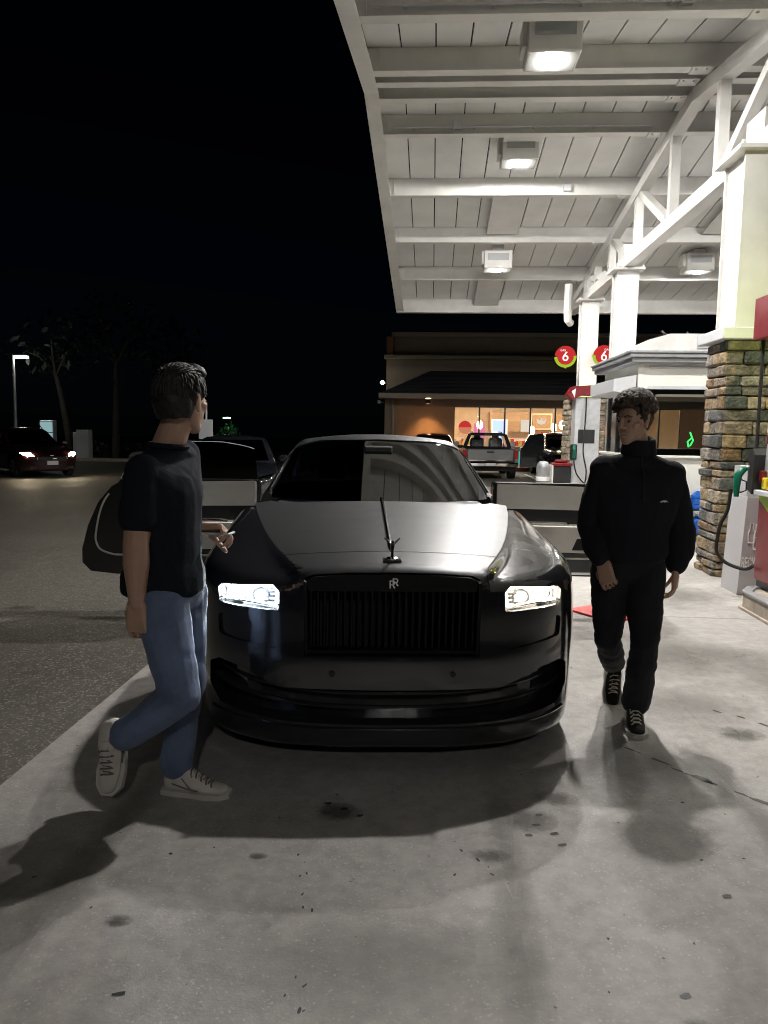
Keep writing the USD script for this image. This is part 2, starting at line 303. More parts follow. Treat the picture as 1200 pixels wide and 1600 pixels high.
for b in range(len(edges)-1):
    s0, s1 = edges[b], edges[b+1]
    if s1-s0 < .3 or (s0 < S0 < s1): s1 = s1
    for k in range(NP):
        w = (TR-TL-.1)/NP; t0 = TL+.05+k*w
        m = MB()
        if s0 < S0 < s1:
            skew(m, t0+.010, t0+w-.010, s0+.02, zb(s0)+.305, S0, zb(S0)+.305, .04); skew(m, t0+.010, t0+w-.010, S0, zb(S0)+.305, s1, zb(s1)+.305, .04)
        else: skew(m, t0+.010, t0+w-.010, s0+.02, zb(s0)+.305, s1, zb(s1)+.305, .04)
        obj('deck_panel', m, 'deck_paint', can)
m = MB(); skew(m, TL, TR, E0, zb(E0)+.36, S0, zb(S0)+.36, .03); skew(m, TL, TR, S0, zb(S0)+.36, E1, zb(E1)+.36, .03); obj('roof_sheet', m, 'roof_sheet', can)
for side, (ta, tb, tc) in enumerate(((TL-.05, TL, TL+.15), (TR, TR+.05, TR-.15))):
    m = MB()
    for a, b in ((E0, S0), (S0, E1)):
        skew(m, ta, tb, a, zb(a)-.05, b, zb(b)-.05, .52); skew(m, min(tb, tc) if side == 0 else tc, max(tb, tc) if side == 0 else ta, a, zb(a)-.05, b, zb(b)-.05, .014)
    obj('gable_fascia', m, 'white_paint', can)
for s in (E0, E1):
    m = MB(); d = .05 if s == E1 else -.05
    m.box(loc(TL-.05, s, zb(s)-.05), loc(TR+.05, s+d, zb(s)+.47)); m.box(loc(TL-.05, s, zb(s)-.05), loc(TR+.05, s-d*3, zb(s)-.036)); obj('eave_fascia', m, 'white_paint', can)
for a, b in ((14.36, 16.3), (18.66, 20.9), (12.4, 12.9)):
    m = MB(); skew(m, 1.0, 1.62, a, zb(a)+.13, b, zb(b)+.13, .02); obj('cover_board', m, 'white_paint', can)
m = MB(); skew(m, 5.3, 5.95, 14.36, zb(14.36)+.13, 16.3, zb(16.3)+.13, .02); obj('cover_board', m, 'white_paint', can)
for s_, y_ in ((12.28, -.02), (8.49, -.02)):
    m = MB(); m.tube([loc(TL+.3, s_-.05, zb(s_)+.10), loc(T0-.3, s_-.05, zb(s_)+.10)], .016, 8)
    for t_ in np.arange(-.4, 3.2, .9): m.box(loc(t_, s_-.07, zb(s_)+.075), loc(t_+.03, s_-.001, zb(s_)+.125))
    obj('conduit', m, 'trim_grey', can)
for t_, s_ in ((.2, 12.28), (2.4, 8.49), (2.2, 14.3)): obj('junction_box', MB().box(loc(t_, s_-.08, zb(s_)+.06), loc(t_+.13, s_-.001, zb(s_)+.18), .006), 'trim_grey', can)
# truss
LZ = 4.62
for a, b in ((1.6, S0), (S0, 20.2)):
    m = MB(); m.bar(loc(T0, a, zb(a)-.13), loc(T0, b, zb(b)-.13), .17, .17); obj('upper_chord', m, 'white_paint', can)
m = MB(); m.bar(loc(T0, 1.6, LZ), loc(T0, 20.3, LZ), .19, .19); obj('lower_chord', m, 'white_paint', can)
for s in (2.6, 5.2, 7.2, 10.1, 12.0, 13.95, 15.9, 17.2, 19.0):
    z1 = zb(s)-.2
    if z1-LZ > .2:
        m = MB(); m.bar(loc(T0, s, LZ+.09), loc(T0, s, z1), .13, .13, up=(0, 1, 0)); obj('truss_upright', m, 'white_paint', can)
for s0, s1 in ((8.35, 9.95), (13.75, 12.2), (15.75, 14.6), (17.9, 16.2), (8.1, 5.4), (4.9, 2.9)):
    m = MB(); m.bar(loc(T0, s0, zb(s0)-.22), loc(T0, s1, LZ+.12), .12, .12); obj('truss_diagonal', m, 'white_paint', can)
def stone_block(w, h, d, seed):
    g = np.random.default_rng(seed); pts = []
    for c in _C:
        q = c*np.array([w, d, h])/2
        for k in range(3):
            p = q-c*np.array([min(.014, w*.2), .016, min(.014, h*.22)])*(.5+1.3*g.random(3)); p[k] = q[k]+(g.random()-.6)*.012*np.sign(c[k]); pts.append(p)
    return tm(m3.Manifold.hull_points(np.array(pts)))
def pier(par, cx, cy, hw, hd, h, seed, single=True):
    """Dry-laid ledge stone round a core, centred at local (cx, cy)."""
    g = np.random.default_rng(seed)
    core = obj('stone_pier', MB().box((cx-hw+.05, cy-hd+.05, 0), (cx+hw-.05, cy+hd-.05, h)), 'mortar', par)
    z = .0; joined = MB(); prev = -1; row = 0
    while z < h-.05:
        ch = g.uniform(.075, .15) if single else g.uniform(.09, .16)
        if z+ch > h-.06: ch = h-z
        row += 1
        for side in range(4):
            length = 2*(hw if side % 2 == 0 else hd); base = [(cx-hw, cy-hd, 0), (cx+hw, cy-hd, PI/2), (cx+hw, cy+hd, PI), (cx-hw, cy+hd, -PI/2)][side]
            over = .0 if (row+side) % 2 else .0
            x = 0.
            while x < length-.01:
                w = g.uniform(.15, .42)
                if length-(x+w) < .14: w = length-x
                d = .12+g.uniform(-.012, .024)
                blk = stone_block(w-.006, ch-.006, d, int(g.integers(1e9)))
                R = rotz(base[2]); c = np.array([x+w/2, .05-(d-.12)/2, z+ch/2]); off = R@c+np.array([base[0], base[1], 0])
                if single:
                    i = int(g.integers(8)); i = (i+1) % 8 if i == prev else i; prev = i
                    obj('stone', MB().add(blk, off, R), STONES[i], core)
                else: joined.add(blk, off, R)
                x += w
        z += ch
    if not single: obj('stone_cladding', joined, 'cream_stone', core, kind='stuff')
    return core
def column(s, hw, z0, z1):
    m = MB(); a, b = hw, hw*.98
    m.box(loc(T0-a, s-b, z0), loc(T0+a, s-b+.02, z1)); m.box(loc(T0-a, s+b-.02, z0), loc(T0+a, s+b, z1))      # H section: two flanges and two side plates
    m.box(loc(T0-a+.035, s-b+.02, z0), loc(T0-a+.05, s+b-.02, z1)); m.box(loc(T0+a-.05, s-b+.02, z0), loc(T0+a-.035, s+b-.02, z1))
    return obj('column', m, 'white_paint', can)
def capplate(s, hw):
    m = MB(); m.box(loc(T0-hw-.09, s-hw-.09, 4.475), loc(T0+hw+.09, s+hw+.09, 4.522), .004)
    for x in (-1, 1):
        for y in (-1, 1): m.cyl(loc(T0+x*(hw+.045), s+y*(hw+.045), 4.522), loc(T0+x*(hw+.045), s+y*(hw+.045), 4.56), .022, n=8)
    m.bar(loc(T0, s-.24, 4.715+.1), loc(T0, s+.24, 4.715+.1), .20, .22); obj('cap_plate', m, 'white_paint', can)
column(8.80, .29, 2.67, 4.475); capplate(8.80, .29)
column(14.7, .195, .02, 4.475); capplate(14.7, .195)
column(18.0, .19, 2.3, 4.475); capplate(18.0, .19)
pier(can, 3.49-T0, 8.79-S0, .40, .29, 2.55, 11)
obj('pier_cap', MB().box(loc(3.49-.49, 8.79-.40, 2.552), loc(3.49+.49, 8.79+.40, 2.672), .008), 'trim_grey', can)
pier(can, 3.43-T0, 18.0-S0, .40, .40, 2.3, 12, single=False)
obj('downpipe', MB().tube([loc(3.0, 18.15, 4.9), loc(3.0, 18.15, 4.3), loc(3.02, 18.2, 4.1), loc(3.1, 18.3, 4.05)], .09, 10), 'white_paint', can)

# ------------------------------------------------------------------ canopy lamps
def lamp(t, s, zl, label):
    x = thing('canopy_lamp', label, 'light', ws(t, s, zl), -YAW, 'flood lamps under the canopy')
    top = zb(s)+.30-zl; h = .36
    m = MB(); m.box((-.29, -.25, .0), (.29, .25, h), .012)
    for sx in (-.25, .25):
        for sy in (-.2, .2): m.cyl((sx, sy, -.004), (sx, sy, .0), .01, n=6)
    obj('housing', m, 'white_paint', x); obj('bottom_plate', MB().box((-.27, -.23, -.004), (.27, .23, -.0005)), 'plate_grey', x)  # underside painted darker than the housing to hold down the lens glare
    obj('vent_panel', MB().box((-.22, -.262, .16), (.22, -.2505, .30)), 'vent_grey', x)
    obj('side_bracket', MB().box((-.34, -.14, -.02+.12), (-.292, .2, .36)), 'white_paint', x)
    if top > h+.02: obj('drop_rod', MB().box((-.12, -.12, h), (.12, .12, top)), 'white_paint', x)
    prof = [(0.001, -.030), (.035, -.028), (.065, -.021), (.085, -.009), (.09, -.001), (0.001, -.001)]
    ln = lathe(prof, 20); ln.apply_scale([1.15, .8, 1]); obj('lens', ln, 'lamp_lens', x, smooth=40)
    return x
lamp(1.22, 9.09, 5.63, 'nearest and largest lit flood lamp under the canopy, above the dark coupe')
lamp(1.28, 13.0, 5.83, 'second lit flood lamp in the left bay, between two purlins')
lamp(1.28, 16.9, 4.95, 'farthest lit flood lamp in the left bay, close to the far eave')
lamp(5.65, 17.6, 5.06, 'lit flood lamp right of the truss, above the kiosk roof')
for t, s, w in ((1.25, 6.5, 'left bay lamp above the coupe bonnet'), (5.65, 9.1, 'right bay lamp beside the stone pier'), (5.65, 13.0, 'right bay lamp above the kiosk side')): lamp(t, s, zb(s)-.22, w+', lit, outside the picture')
# ------------------------------------------------------------------ smooth solids by casting rays at an implicit surface
def smax(a, b, k): h = np.clip(.5+.5*(a-b)/k, 0, 1); return b+(a-b)*h+k*h*(1-h)
def grad(f, p, e=1e-4):
    g = np.stack([f(p+d)-f(p-d) for d in np.eye(3)*e], -1); return g/np.maximum(np.linalg.norm(g, axis=-1, keepdims=True), 1e-12)
def cast(f, y0, y1, zc, nfan=40, nside=80, nphi=110, far=4.):
    """Closed solid: rays leave the spine (0, y0..y1, zc) in every direction."""
    al = list(np.linspace(-PI/2, PI/2, nfan)); oy = [y0]*nfan
    al += [PI/2]*nside; oy += list(np.linspace(y0, y1, nside+2)[1:-1])
    al += list(np.linspace(PI/2, 3*PI/2, nfan)); oy += [y1]*nfan
    al += [-PI/2]*nside; oy += list(np.linspace(y1, y0, nside+2)[1:-1])
    al, oy = np.array(al), np.array(oy); n = len(al)
    ph = np.linspace(-PI/2, PI/2, nphi)
    A, PH = np.meshgrid(al, ph, indexing='ij'); O = np.stack([0*A, np.broadcast_to(oy[:, None], A.shape), 0*A+zc], -1)
    D = np.stack([np.cos(PH)*np.sin(A), -np.cos(PH)*np.cos(A), np.sin(PH)], -1)
    lo, hi = np.zeros(A.shape), np.full(A.shape, far)
    for _ in range(34):
        mid = (lo+hi)/2; ins = f(O+D*mid[..., None]) < 0; lo = np.where(ins, mid, lo); hi = np.where(ins, hi, mid)
    P = (O+D*hi[..., None]).reshape(-1, 3); P[:, 0] = np.where(abs(P[:, 0]) < 1e-6, 0, P[:, 0])
    i = np.arange(n*nphi).reshape(n, nphi); j = np.roll(i, -1, 0)
    a, b, c, d = (q.ravel() for q in (i[:, :-1], j[:, :-1], j[:, 1:], i[:, 1:]))
    t = trimesh.Trimesh(P, np.vstack([np.c_[a, b, c], np.c_[a, c, d]]), process=False)
    t.merge_vertices(digits_vertex=6); t.update_faces(t.nondegenerate_faces()); t.remove_unreferenced_vertices()
    if t.volume < 0: t.invert()
    m = m3.Manifold(m3.Mesh(np.asarray(t.vertices, np.float32), np.asarray(t.faces, np.uint32)))
    if m.status() != m3.Error.NoError or m.is_empty(): raise RuntimeError('cast solid: '+str(m.status()))
    return m
def shaded(man, fs, tol=2.5e-3):
    """Triangles with exact normals on the given surfaces and flat ones on cuts."""
    t = tm(man); V, F = np.array(t.vertices), np.array(t.faces); fn = np.cross(V[F[:, 1]]-V[F[:, 0]], V[F[:, 2]]-V[F[:, 0]])
    ln = np.linalg.norm(fn, axis=1); ok = ln > 1e-12; F, fn = F[ok], fn[ok]/ln[ok, None]
    N = np.repeat(fn[:, None], 3, 1)
    for f in fs:
        on = abs(f(V)) < tol; G = grad(f, V)
        use = on[F] & (np.einsum('ijk,ik->ij', G[F], fn) > .75); use &= use.all(1, keepdims=True)
        N = np.where(use[..., None], G[F], N)
    Pf, Nf = V[F].reshape(-1, 3), N.reshape(-1, 3)
    key = np.round(np.c_[Pf*1e5, Nf*1e3]).astype(np.int64); _, idx, inv = np.unique(key, axis=0, return_index=True, return_inverse=True)
    return (Pf[idx], inv.reshape(-1, 3)), Nf[idx]
def man(mb):
    t = mb.mesh() if isinstance(mb, MB) else mb
    t = trimesh.Trimesh(t.vertices, t.faces); t.merge_vertices(digits_vertex=6)
    if t.volume < 0: t.invert()
    return m3.Manifold(m3.Mesh(np.asarray(t.vertices, np.float32), np.asarray(t.faces, np.uint32)))
def prism_m(poly, a, b, plane): return man(MB().prism(poly, a, b, plane))
def part(name, manifold, fs, material, parent, **k):
    me, nn = shaded(manifold, fs); return obj(name, me, material, parent, normals=nn, **k)
def I(*p): xs, ys = zip(*p); return PchipInterpolator(xs, ys, extrapolate=True)

def car_paint(name, base, rough, metal, coat, flake=0.):
    n = {'p': ('principled_bsdf', {'base_color': base, 'roughness': rough, 'metallic': metal, 'coat_weight': coat, 'coat_roughness': .03}), 'tc': ('texture_coordinate', {}),
         'nz': ('noise_texture', {'scale': 7., 'detail': 5., 'roughness': .7}), 'rr': ('map_range', {'from_min': .35, 'from_max': .7, 'to_min': rough*.97, 'to_max': rough*1.05})}
    L[name] = usdkit.material(stage, '/World/Looks/'+name, n, [('tc.object', 'nz.vector'), ('nz.fac', 'rr.value'), ('rr.result', 'p.roughness')], surface='p.BSDF')
car_paint('satin_graphite', (.040, .041, .043), .40, .5, .0)
car_paint('gloss_black', (.016, .0165, .019), .16, .0, 1.0)
car_paint('black_chrome', (.10, .10, .105), .12, 1.0, 0.)
car_paint('chrome', (.75, .75, .76), .07, 1.0, 0.)
car_paint('maroon_paint', (.085, .010, .014), .18, .2, 1.0)
car_paint('silver_paint', (.20, .205, .205), .28, .6, .6)
car_paint('dark_paint', (.012, .013, .016), .14, .0, 1.0)
mat('matte_black', (.006, .006, .007), .6)
mat('vane_black', (.003, .003, .0035), .55, .0, spec=.25)
mat('cream_leather', (.86, .83, .76), .42, var=.05, scale=8, bump=.12, bscale=220, dist=.002)
mat('black_leather', (.012, .012, .014), .4, bump=.15, bscale=220, dist=.002)
mat('seat_grey', (.05, .05, .055), .6)
pane('tinted_glass', (.22, .24, .30), .03, 2.1)
pane('dark_glass', (.045, .05, .06), .01, 1.5)
pane('clear_glass', (.92, .94, .94), .0, 1.5)
pane('lens_glass', (.95, .96, .97), .0, 1.45)
glow('led_cool', (.80, .92, 1.0), 5.0); glow('led_warm', (1.0, .88, .70), 3.5)
glow('beam_cool', (.86, .95, 1.0), 700.0); glow('beam_warm', (1.0, .86, .66), 220.0); mat('reflector_silver', (.7, .71, .72), .4, .2)

# ------------------------------------------------------------------ the coupe: x to the right of the picture, y from the nose backwards, z up
CAR_Y = 3.31; CAR_RZ = .036
coupe = thing('luxury_coupe', 'large matte black and gloss black luxury coupe with both doors open and headlights on', 'car', (.048, CAR_Y, .008), CAR_RZ)
Wz = I((.05, .945), (.15, .955), (.25, .96), (.4, .960), (.6, .9735), (.75, .970), (.9, .955), (1.05, .93), (1.3, .9))
Y0 = I((.05, .05), (.15, .025), (.25, .015), (.4, .0), (.5, .005), (.6, .02), (.75, .035), (.9, .055), (1.0, .08), (1.3, .2))
XC = I((-.3, .39), (0, .40), (.1, .418), (.22, .47), (.57, .595), (1.1, .725), (1.6, .82), (1.95, .865), (2.6, .88), (6, .88))
ZC = I((-.5, .86), (0, .918), (.1, .932), (.4, .968), (.8, 1.003), (1.2, 1.035), (1.6, 1.063), (2.0, 1.085), (3, 1.09), (4, 1.06), (5.3, .93), (6, .8))
ZF = I((-.5, .79), (0, .845), (.3, .895), (.6, .950), (1.0, .990), (1.5, 1.028), (2.0, 1.058), (3, 1.065), (4, 1.05), (5.3, .92), (6, .8))
CL = 5.28
def f_body(p):
    x, y, z = p[..., 0], p[..., 1], p[..., 2]; ax = np.sqrt(x*x+1e-8); zz = np.clip(z, .05, 1.3)
    w, y0 = Wz(zz), Y0(zz); n = 3.0
    q = np.maximum(np.clip(.88-(y-y0), 0, None)/.88, np.clip((y-(CL-1.0)), 0, None))
    side = w*((np.maximum(ax/w, 1e-6)**n+np.maximum(q, 1e-6)**n)**(1/n)-1)
    yc = np.clip(y, -.5, 6); xc = XC(yc)
    hin = ZC(yc)-.030*(ax/xc)**2
    r = np.clip((ax-xc)/np.maximum(.955-xc, .05), -.3, 1.6); hout = ZF(yc)-.05*np.clip(r, 0, None)**2
    b = np.clip((ax-xc+.012)/.05, 0, 1); b = b*b*(3-2*b)
    top = z-(hin*(1-b)+hout*b)
    f = smax(side, top, .085); return smax(f, .105-z, .04)
body = cast(f_body, 1.05, 4.2, .52, nfan=64, nside=70, nphi=170)
# cabin opening, wheel arches, grille, intake, lamp pockets
cabin = prism_m(rrect(-.76, 1.75, .76, 4.2, .2), .38, 1.4, 'xy')
cut = cabin
WY, WR = .90, .385
for x in (-1, 1):
    for y in (WY, WY+3.11): cut = cut+man(MB().cyl((x*.62, y, .385), (x*1.2, y, .385), .425, n=48))
    cut = cut+man(MB().box((x*.70, 1.62, .36), (x*1.3, 2.98, 1.2)))
gp = Polygon([(-.392, .535), (.392, .535), (.398, .875), (.36, .893), (.2, .905), (0, .909), (-.2, .905), (-.36, .893), (-.398, .875)]).buffer(-.01).buffer(.01)
cut = cut+prism_m(gp, -.2, .25, 'xz')
ip = Polygon([(-.50, .395), (-.60, .43), (-.70, .465), (-.80, .475), (-.855, .44), (-.86, .33), (-.80, .26), (-.5, .232), (0, .225), (.5, .232), (.80, .26), (.86, .33), (.855, .44), (.80, .475), (.70, .465), (.60, .43), (.50, .395), (0, .392)]).buffer(-.015).buffer(.015)
ipm = prism_m(ip, -.3, .16, 'xz')
for x in (-1, 1): ipm = ipm-man(MB().cyl((x*.62, WY, .385), (x*1.2, WY, .385), .47, n=48))
# the intake follows the bow of the nose: only the outer 9 cm of the bumper is taken away
def f_in(d): return lambda p: f_body(p+np.array([0, 0, 0]))+d
inner = cast(f_in(.09), 1.05, 4.2, .52, nfan=40, nside=20, nphi=80)
ipm = prism_m(ip, -.3, .62, 'xz')-inner
cut = cut+ipm
inner2 = cast(f_in(.16), 1.05, 4.2, .52, nfan=40, nside=20, nphi=80)
lamps_poly = {}
for x in (-1, 1):
    hp = Polygon([(x*.508, .732), (x*.80, .736), (x*.812, .80), (x*.79, .820), (x*.54, .842), (x*.508, .815)]).buffer(-.014).buffer(.014)
    lamps_poly[x] = hp
    cut = cut+(prism_m(hp, -.3, .9, 'xz')-inner2)
    rp = Polygon([(x*.515, .56), (x*.80, .59), (x*.81, .685), (x*.525, .672)]).buffer(-.02).buffer(.02)
    inner3 = cast(f_in(.012), 1.05, 4.2, .52, nfan=40, nside=20, nphi=80) if x == -1 else inner3
    cut = cut+(prism_m(rp, -.3, .9, 'xz')-inner3)
# bonnet outline in plan
ys = np.linspace(.37, 1.78, 30); e = [(float(XC(y))-.012, y) for y in ys]
wb = [(.855*math.cos(a), 2.02-.0*a-.24*(math.cos(a))**2) for a in np.linspace(.0, PI, 15)]
bonnet_poly = Polygon([(a, b) for a, b in e]+[(.84, 1.80)]+[(.6, 1.95), (.3, 2.02), (0, 2.04), (-.3, 2.02), (-.6, 1.95)]+[(-.84, 1.80)]+[(-a, b) for a, b in e[::-1]]+[(-.2, .345), (0, .340), (.2, .345)]).buffer(0)
bp = prism_m(bonnet_poly, .88, 1.3, 'xy')
nose_poly = Polygon([(-.402, .02), (.402, .02), (float(XC(.2))-.012, .2), (float(XC(.365))-.012, .366), (.2, .341), (0, .336), (-.2, .341), (-float(XC(.365))+.012, .366), (-float(XC(.2))+.012, .2)]).buffer(0)
npz = prism_m(nose_poly, .862, 1.3, 'xy')
shell = body-cut
fs = [f_body, f_in(.012)]
part('body', shell-bp-npz, fs, 'gloss_black', coupe)
part('bonnet', (body-cabin)^prism_m(bonnet_poly.buffer(-.003), .885, 1.3, 'xy'), fs, 'satin_graphite', coupe)
part('nose_panel', (body-cut)^prism_m(nose_poly.buffer(-.002), .864, 1.3, 'xy'), fs, 'satin_graphite', coupe)
# greenhouse
def f_gh(p):
    x, y, z = p[..., 0], p[..., 1], p[..., 2]; ax = np.sqrt(x*x+1e-8)
    front = (z-(1.075+(y-1.98-.42*(ax/.84)**2.4)*.415))*.92
    roof = z-(1.503-.055*(ax/.65)**2-.02*np.clip((y-3.25)/1., -2, 2)**2-.05*np.clip((y-3.6)/1.2, 0, None)**2)
    side = (ax-(.868-.46*(z-1.05)-.25*np.clip(z-1.3, 0, None)))*.9
    rear = (z-(1.07+(4.95-y)*.30))*.95
    f = smax(front, roof, .05); f = smax(f, rear, .1); f = smax(f, side, .06); return smax(f, .9-z, .02)
gh = cast(f_gh, 2.75, 3.6, 1.06, nfan=70, nside=30, nphi=130)
gi = cast(lambda p: f_gh(p)+.035, 2.75, 3.6, 1.06, nfan=60, nside=24, nphi=100)
gsh = gh-gi-man(MB().box((-2, 0, 0), (2, 6, 1.062)))
wp = Polygon([(-.795, 1.05), (-.80, 1.09), (-.655, 1.425), (-.61, 1.446), (0, 1.466), (.61, 1.446), (.655, 1.425), (.80, 1.09), (.795, 1.05)]).buffer(-.015).buffer(.015)
sidecut = prism_m(Polygon([(2.45, 1.05), (2.95, 1.385), (3.3, 1.405), (3.7, 1.38), (4.3, 1.15), (4.3, 1.05)]), -2, 2, 'yz')
rearcut = prism_m(Polygon([(-.7, 1.1), (.7, 1.1), (.52, 1.38), (-.52, 1.38)]), 3.9, 6, 'xz')
front_prism = prism_m(wp, 1.0, 3.0, 'xz'); ffull = man(MB().box((-2, 0, 1.0), (2, 2.96, 2)))
side_only = sidecut-man(MB().box((-.56, 0, 0), (.56, 6, 3)))
part('roof', gsh-front_prism-side_only-rearcut, [f_gh], 'satin_graphite', coupe)
gthin = gh-cast(lambda p: f_gh(p)+.008, 2.75, 3.6, 1.06, nfan=60, nside=24, nphi=100)
ws_poly = wp.buffer(-.003)
ws_m = (gthin^prism_m(ws_poly, 1.0, 3.0, 'xz'))
part('windscreen', ws_m.translate((0, .006, -.006)), [lambda p: f_gh(p-np.array([0, .006, -.006]))], 'tinted_glass', coupe)
part('rear_window', gthin^prism_m(Polygon([(-.7, 1.1), (.7, 1.1), (.52, 1.38), (-.52, 1.38)]).buffer(-.004), 3.9, 6, 'xz'), [f_gh], 'dark_glass', coupe)
# screen surround trim
tr = MB(); pts = []
for x, z in list(wp.exterior.coords)[:-1]:
    pts.append((x, z))
def on_gh(x, z, y0=1.0, y1=3.4):
    lo, hi = y0, y1
    for _ in range(40):
        mid = (lo+hi)/2
        if f_gh(np.array([[x, mid, z]]))[0] < 0: hi = mid
        else: lo = mid
    return (x, hi, z)
for sx in (-1, 1):
    P = [on_gh(sx*x, z) for x, z in ((.812, 1.085), (.76, 1.21), (.71, 1.325), (.672, 1.41))]
    P = np.array(P)+[0, -.004, .004]; mb = MB().tube(P, .0075, 8); obj('pillar_trim', mb, 'black_chrome', coupe, smooth=40)
obj('antenna', cham_box(.05, .14, .03, .01), 'gloss_black', coupe) if False else None
# bonnet spear and mascot
def on_hood(x, y): 
    lo, hi = .6, 1.4
    for _ in range(40):
        mid = (lo+hi)/2
        if f_body(np.array([[x, y, mid]]))[0] < 0: lo = mid
        else: hi = mid
    return hi
sp = MB(); sp.tube([(0, y, on_hood(0, y)+.002) for y in np.linspace(.34, 1.86, 24)], [.004]+[.012]*22+[.010], 10); obj('bonnet_spear', sp, 'black_chrome', coupe, smooth=40)
mz = on_hood(0, .2)
fig = thing('hood_mascot', None, None, (0, .19, mz), 0, parent=coupe)
obj('plinth', MB().box((-.042, -.034, -.004), (.042, .034, .005), .003), 'black_chrome', fig)
obj('plinth_ring', lathe([(.001, .004), (.030, .004), (.030, .010), (.022, .016), (.001, .018)], 28), 'chrome', fig, smooth=40)
k = m3.Manifold.batch_boolean([m3.Manifold.hull_points(np.vstack([c+np.asarray(tm(m3.Manifold.sphere(r, 10)).vertices) for c, r in ((np.array(a), ra), (np.array(b), rb))])) for a, ra, b, rb in
     (((0, .0, .016), .007, (0, -.006, .045), .006), ((0, -.006, .045), .006, (0, -.018, .072), .0095), ((0, -.018, .072), .0095, (0, -.026, .083), .005), ((0, -.030, .090), .0065, (0, -.03, .0905), .0065),
      ((0, -.018, .072), .006, (-.016, .004, .085), .005), ((-.016, .004, .085), .005, (-.034, .03, .098), .0035), ((0, -.018, .072), .006, (.016, .004, .085), .005), ((.016, .004, .085), .005, (.034, .03, .098), .0035),
      ((0, .0, .03), .006, (0, .012, .05), .004))], m3.OpType.Add)
obj('winged_figure', k, 'black_chrome', fig, smooth=50)
# grille
obj('grille_backing', MB().box((-.40, .21, .53), (.40, .235, .915)), 'matte_black', coupe)
hd = MB().prism(Polygon([(-.376, .822), (.376, .822), (.388, .868), (.35, .886), (.2, .897), (0, .901), (-.2, .897), (-.35, .886), (-.388, .868)]), .075, .13, 'xz'); obj('grille_header', hd, 'vane_black', coupe)
for i in range(25):
    x = -.366+i*.732/24
    obj('grille_vane', MB().box((x-.0055, .088, .555), (x+.0055, .19, .822), .0025), 'vane_black', coupe)
obj('grille_sill', MB().box((-.39, .06, .537), (.39, .14, .556), .006), 'vane_black', coupe)
for sx in (-1, 1):
    fr = MB().prism(Polygon([(sx*.377, .54), (sx*.391, .54), (sx*.397, .872), (sx*.383, .866)]), .05, .16, 'xz'); obj('grille_frame', fr, 'vane_black', coupe)
# monogram: two interlaced letters in a small plate
em = thing('monogram_badge', None, None, (0, .070, .862), 0, parent=coupe)
T = meshkit.text_mesh('R', .034, .003, True); T2 = T.copy()
def up(mesh, off): v = np.array(mesh.vertices); return trimesh.Trimesh(np.c_[v[:, 0]+off[0], -v[:, 2]+off[1], v[:, 1]+off[2]], mesh.faces, process=False)
w_ = T.bounds[1][0]
obj('letter', up(T, (-.020, 0, -.022)), 'chrome', em); obj('letter', up(T, (-.006, .001, -.012)), 'chrome', em)
# intake
for z0, d in ((.365, .05), (.300, .035)):
    xs = np.linspace(-.82, .82, 41); pts = []
    for x in xs:
        lo, hi = -.2, 1.
        for _ in range(36):
            mid = (lo+hi)/2
            if f_body(np.array([[x, mid, z0]]))[0] < -d: hi = mid
            else: lo = mid
        pts.append((x, hi, z0+.06*(abs(x)/.82)**2.2))
    obj('intake_bar', MB().tube(pts, .011, 8), 'gloss_black', coupe, smooth=40)
xs = np.linspace(-.84, .84, 41); pts = []
lip = MB()
for zz, rr in ((.205, .008),):
    pts = []
    for x in xs:
        lo, hi = -.2, 1.
        for _ in range(36):
            mid = (lo+hi)/2
            if f_body(np.array([[x, mid, zz]]))[0] < 0: hi = mid
            else: lo = mid
        pts.append((x, hi-.004, zz+.02*(abs(x)/.84)**2))
    lip.tube(pts, rr, 8)
obj('lip_strip', lip, 'gloss_black', coupe, smooth=40)
for x in (-.27, .27): obj('parking_sensor', MB().cyl((x, .0, .465), (x, .012+.02*x*x, .465), .013, n=16), 'matte_black', coupe)
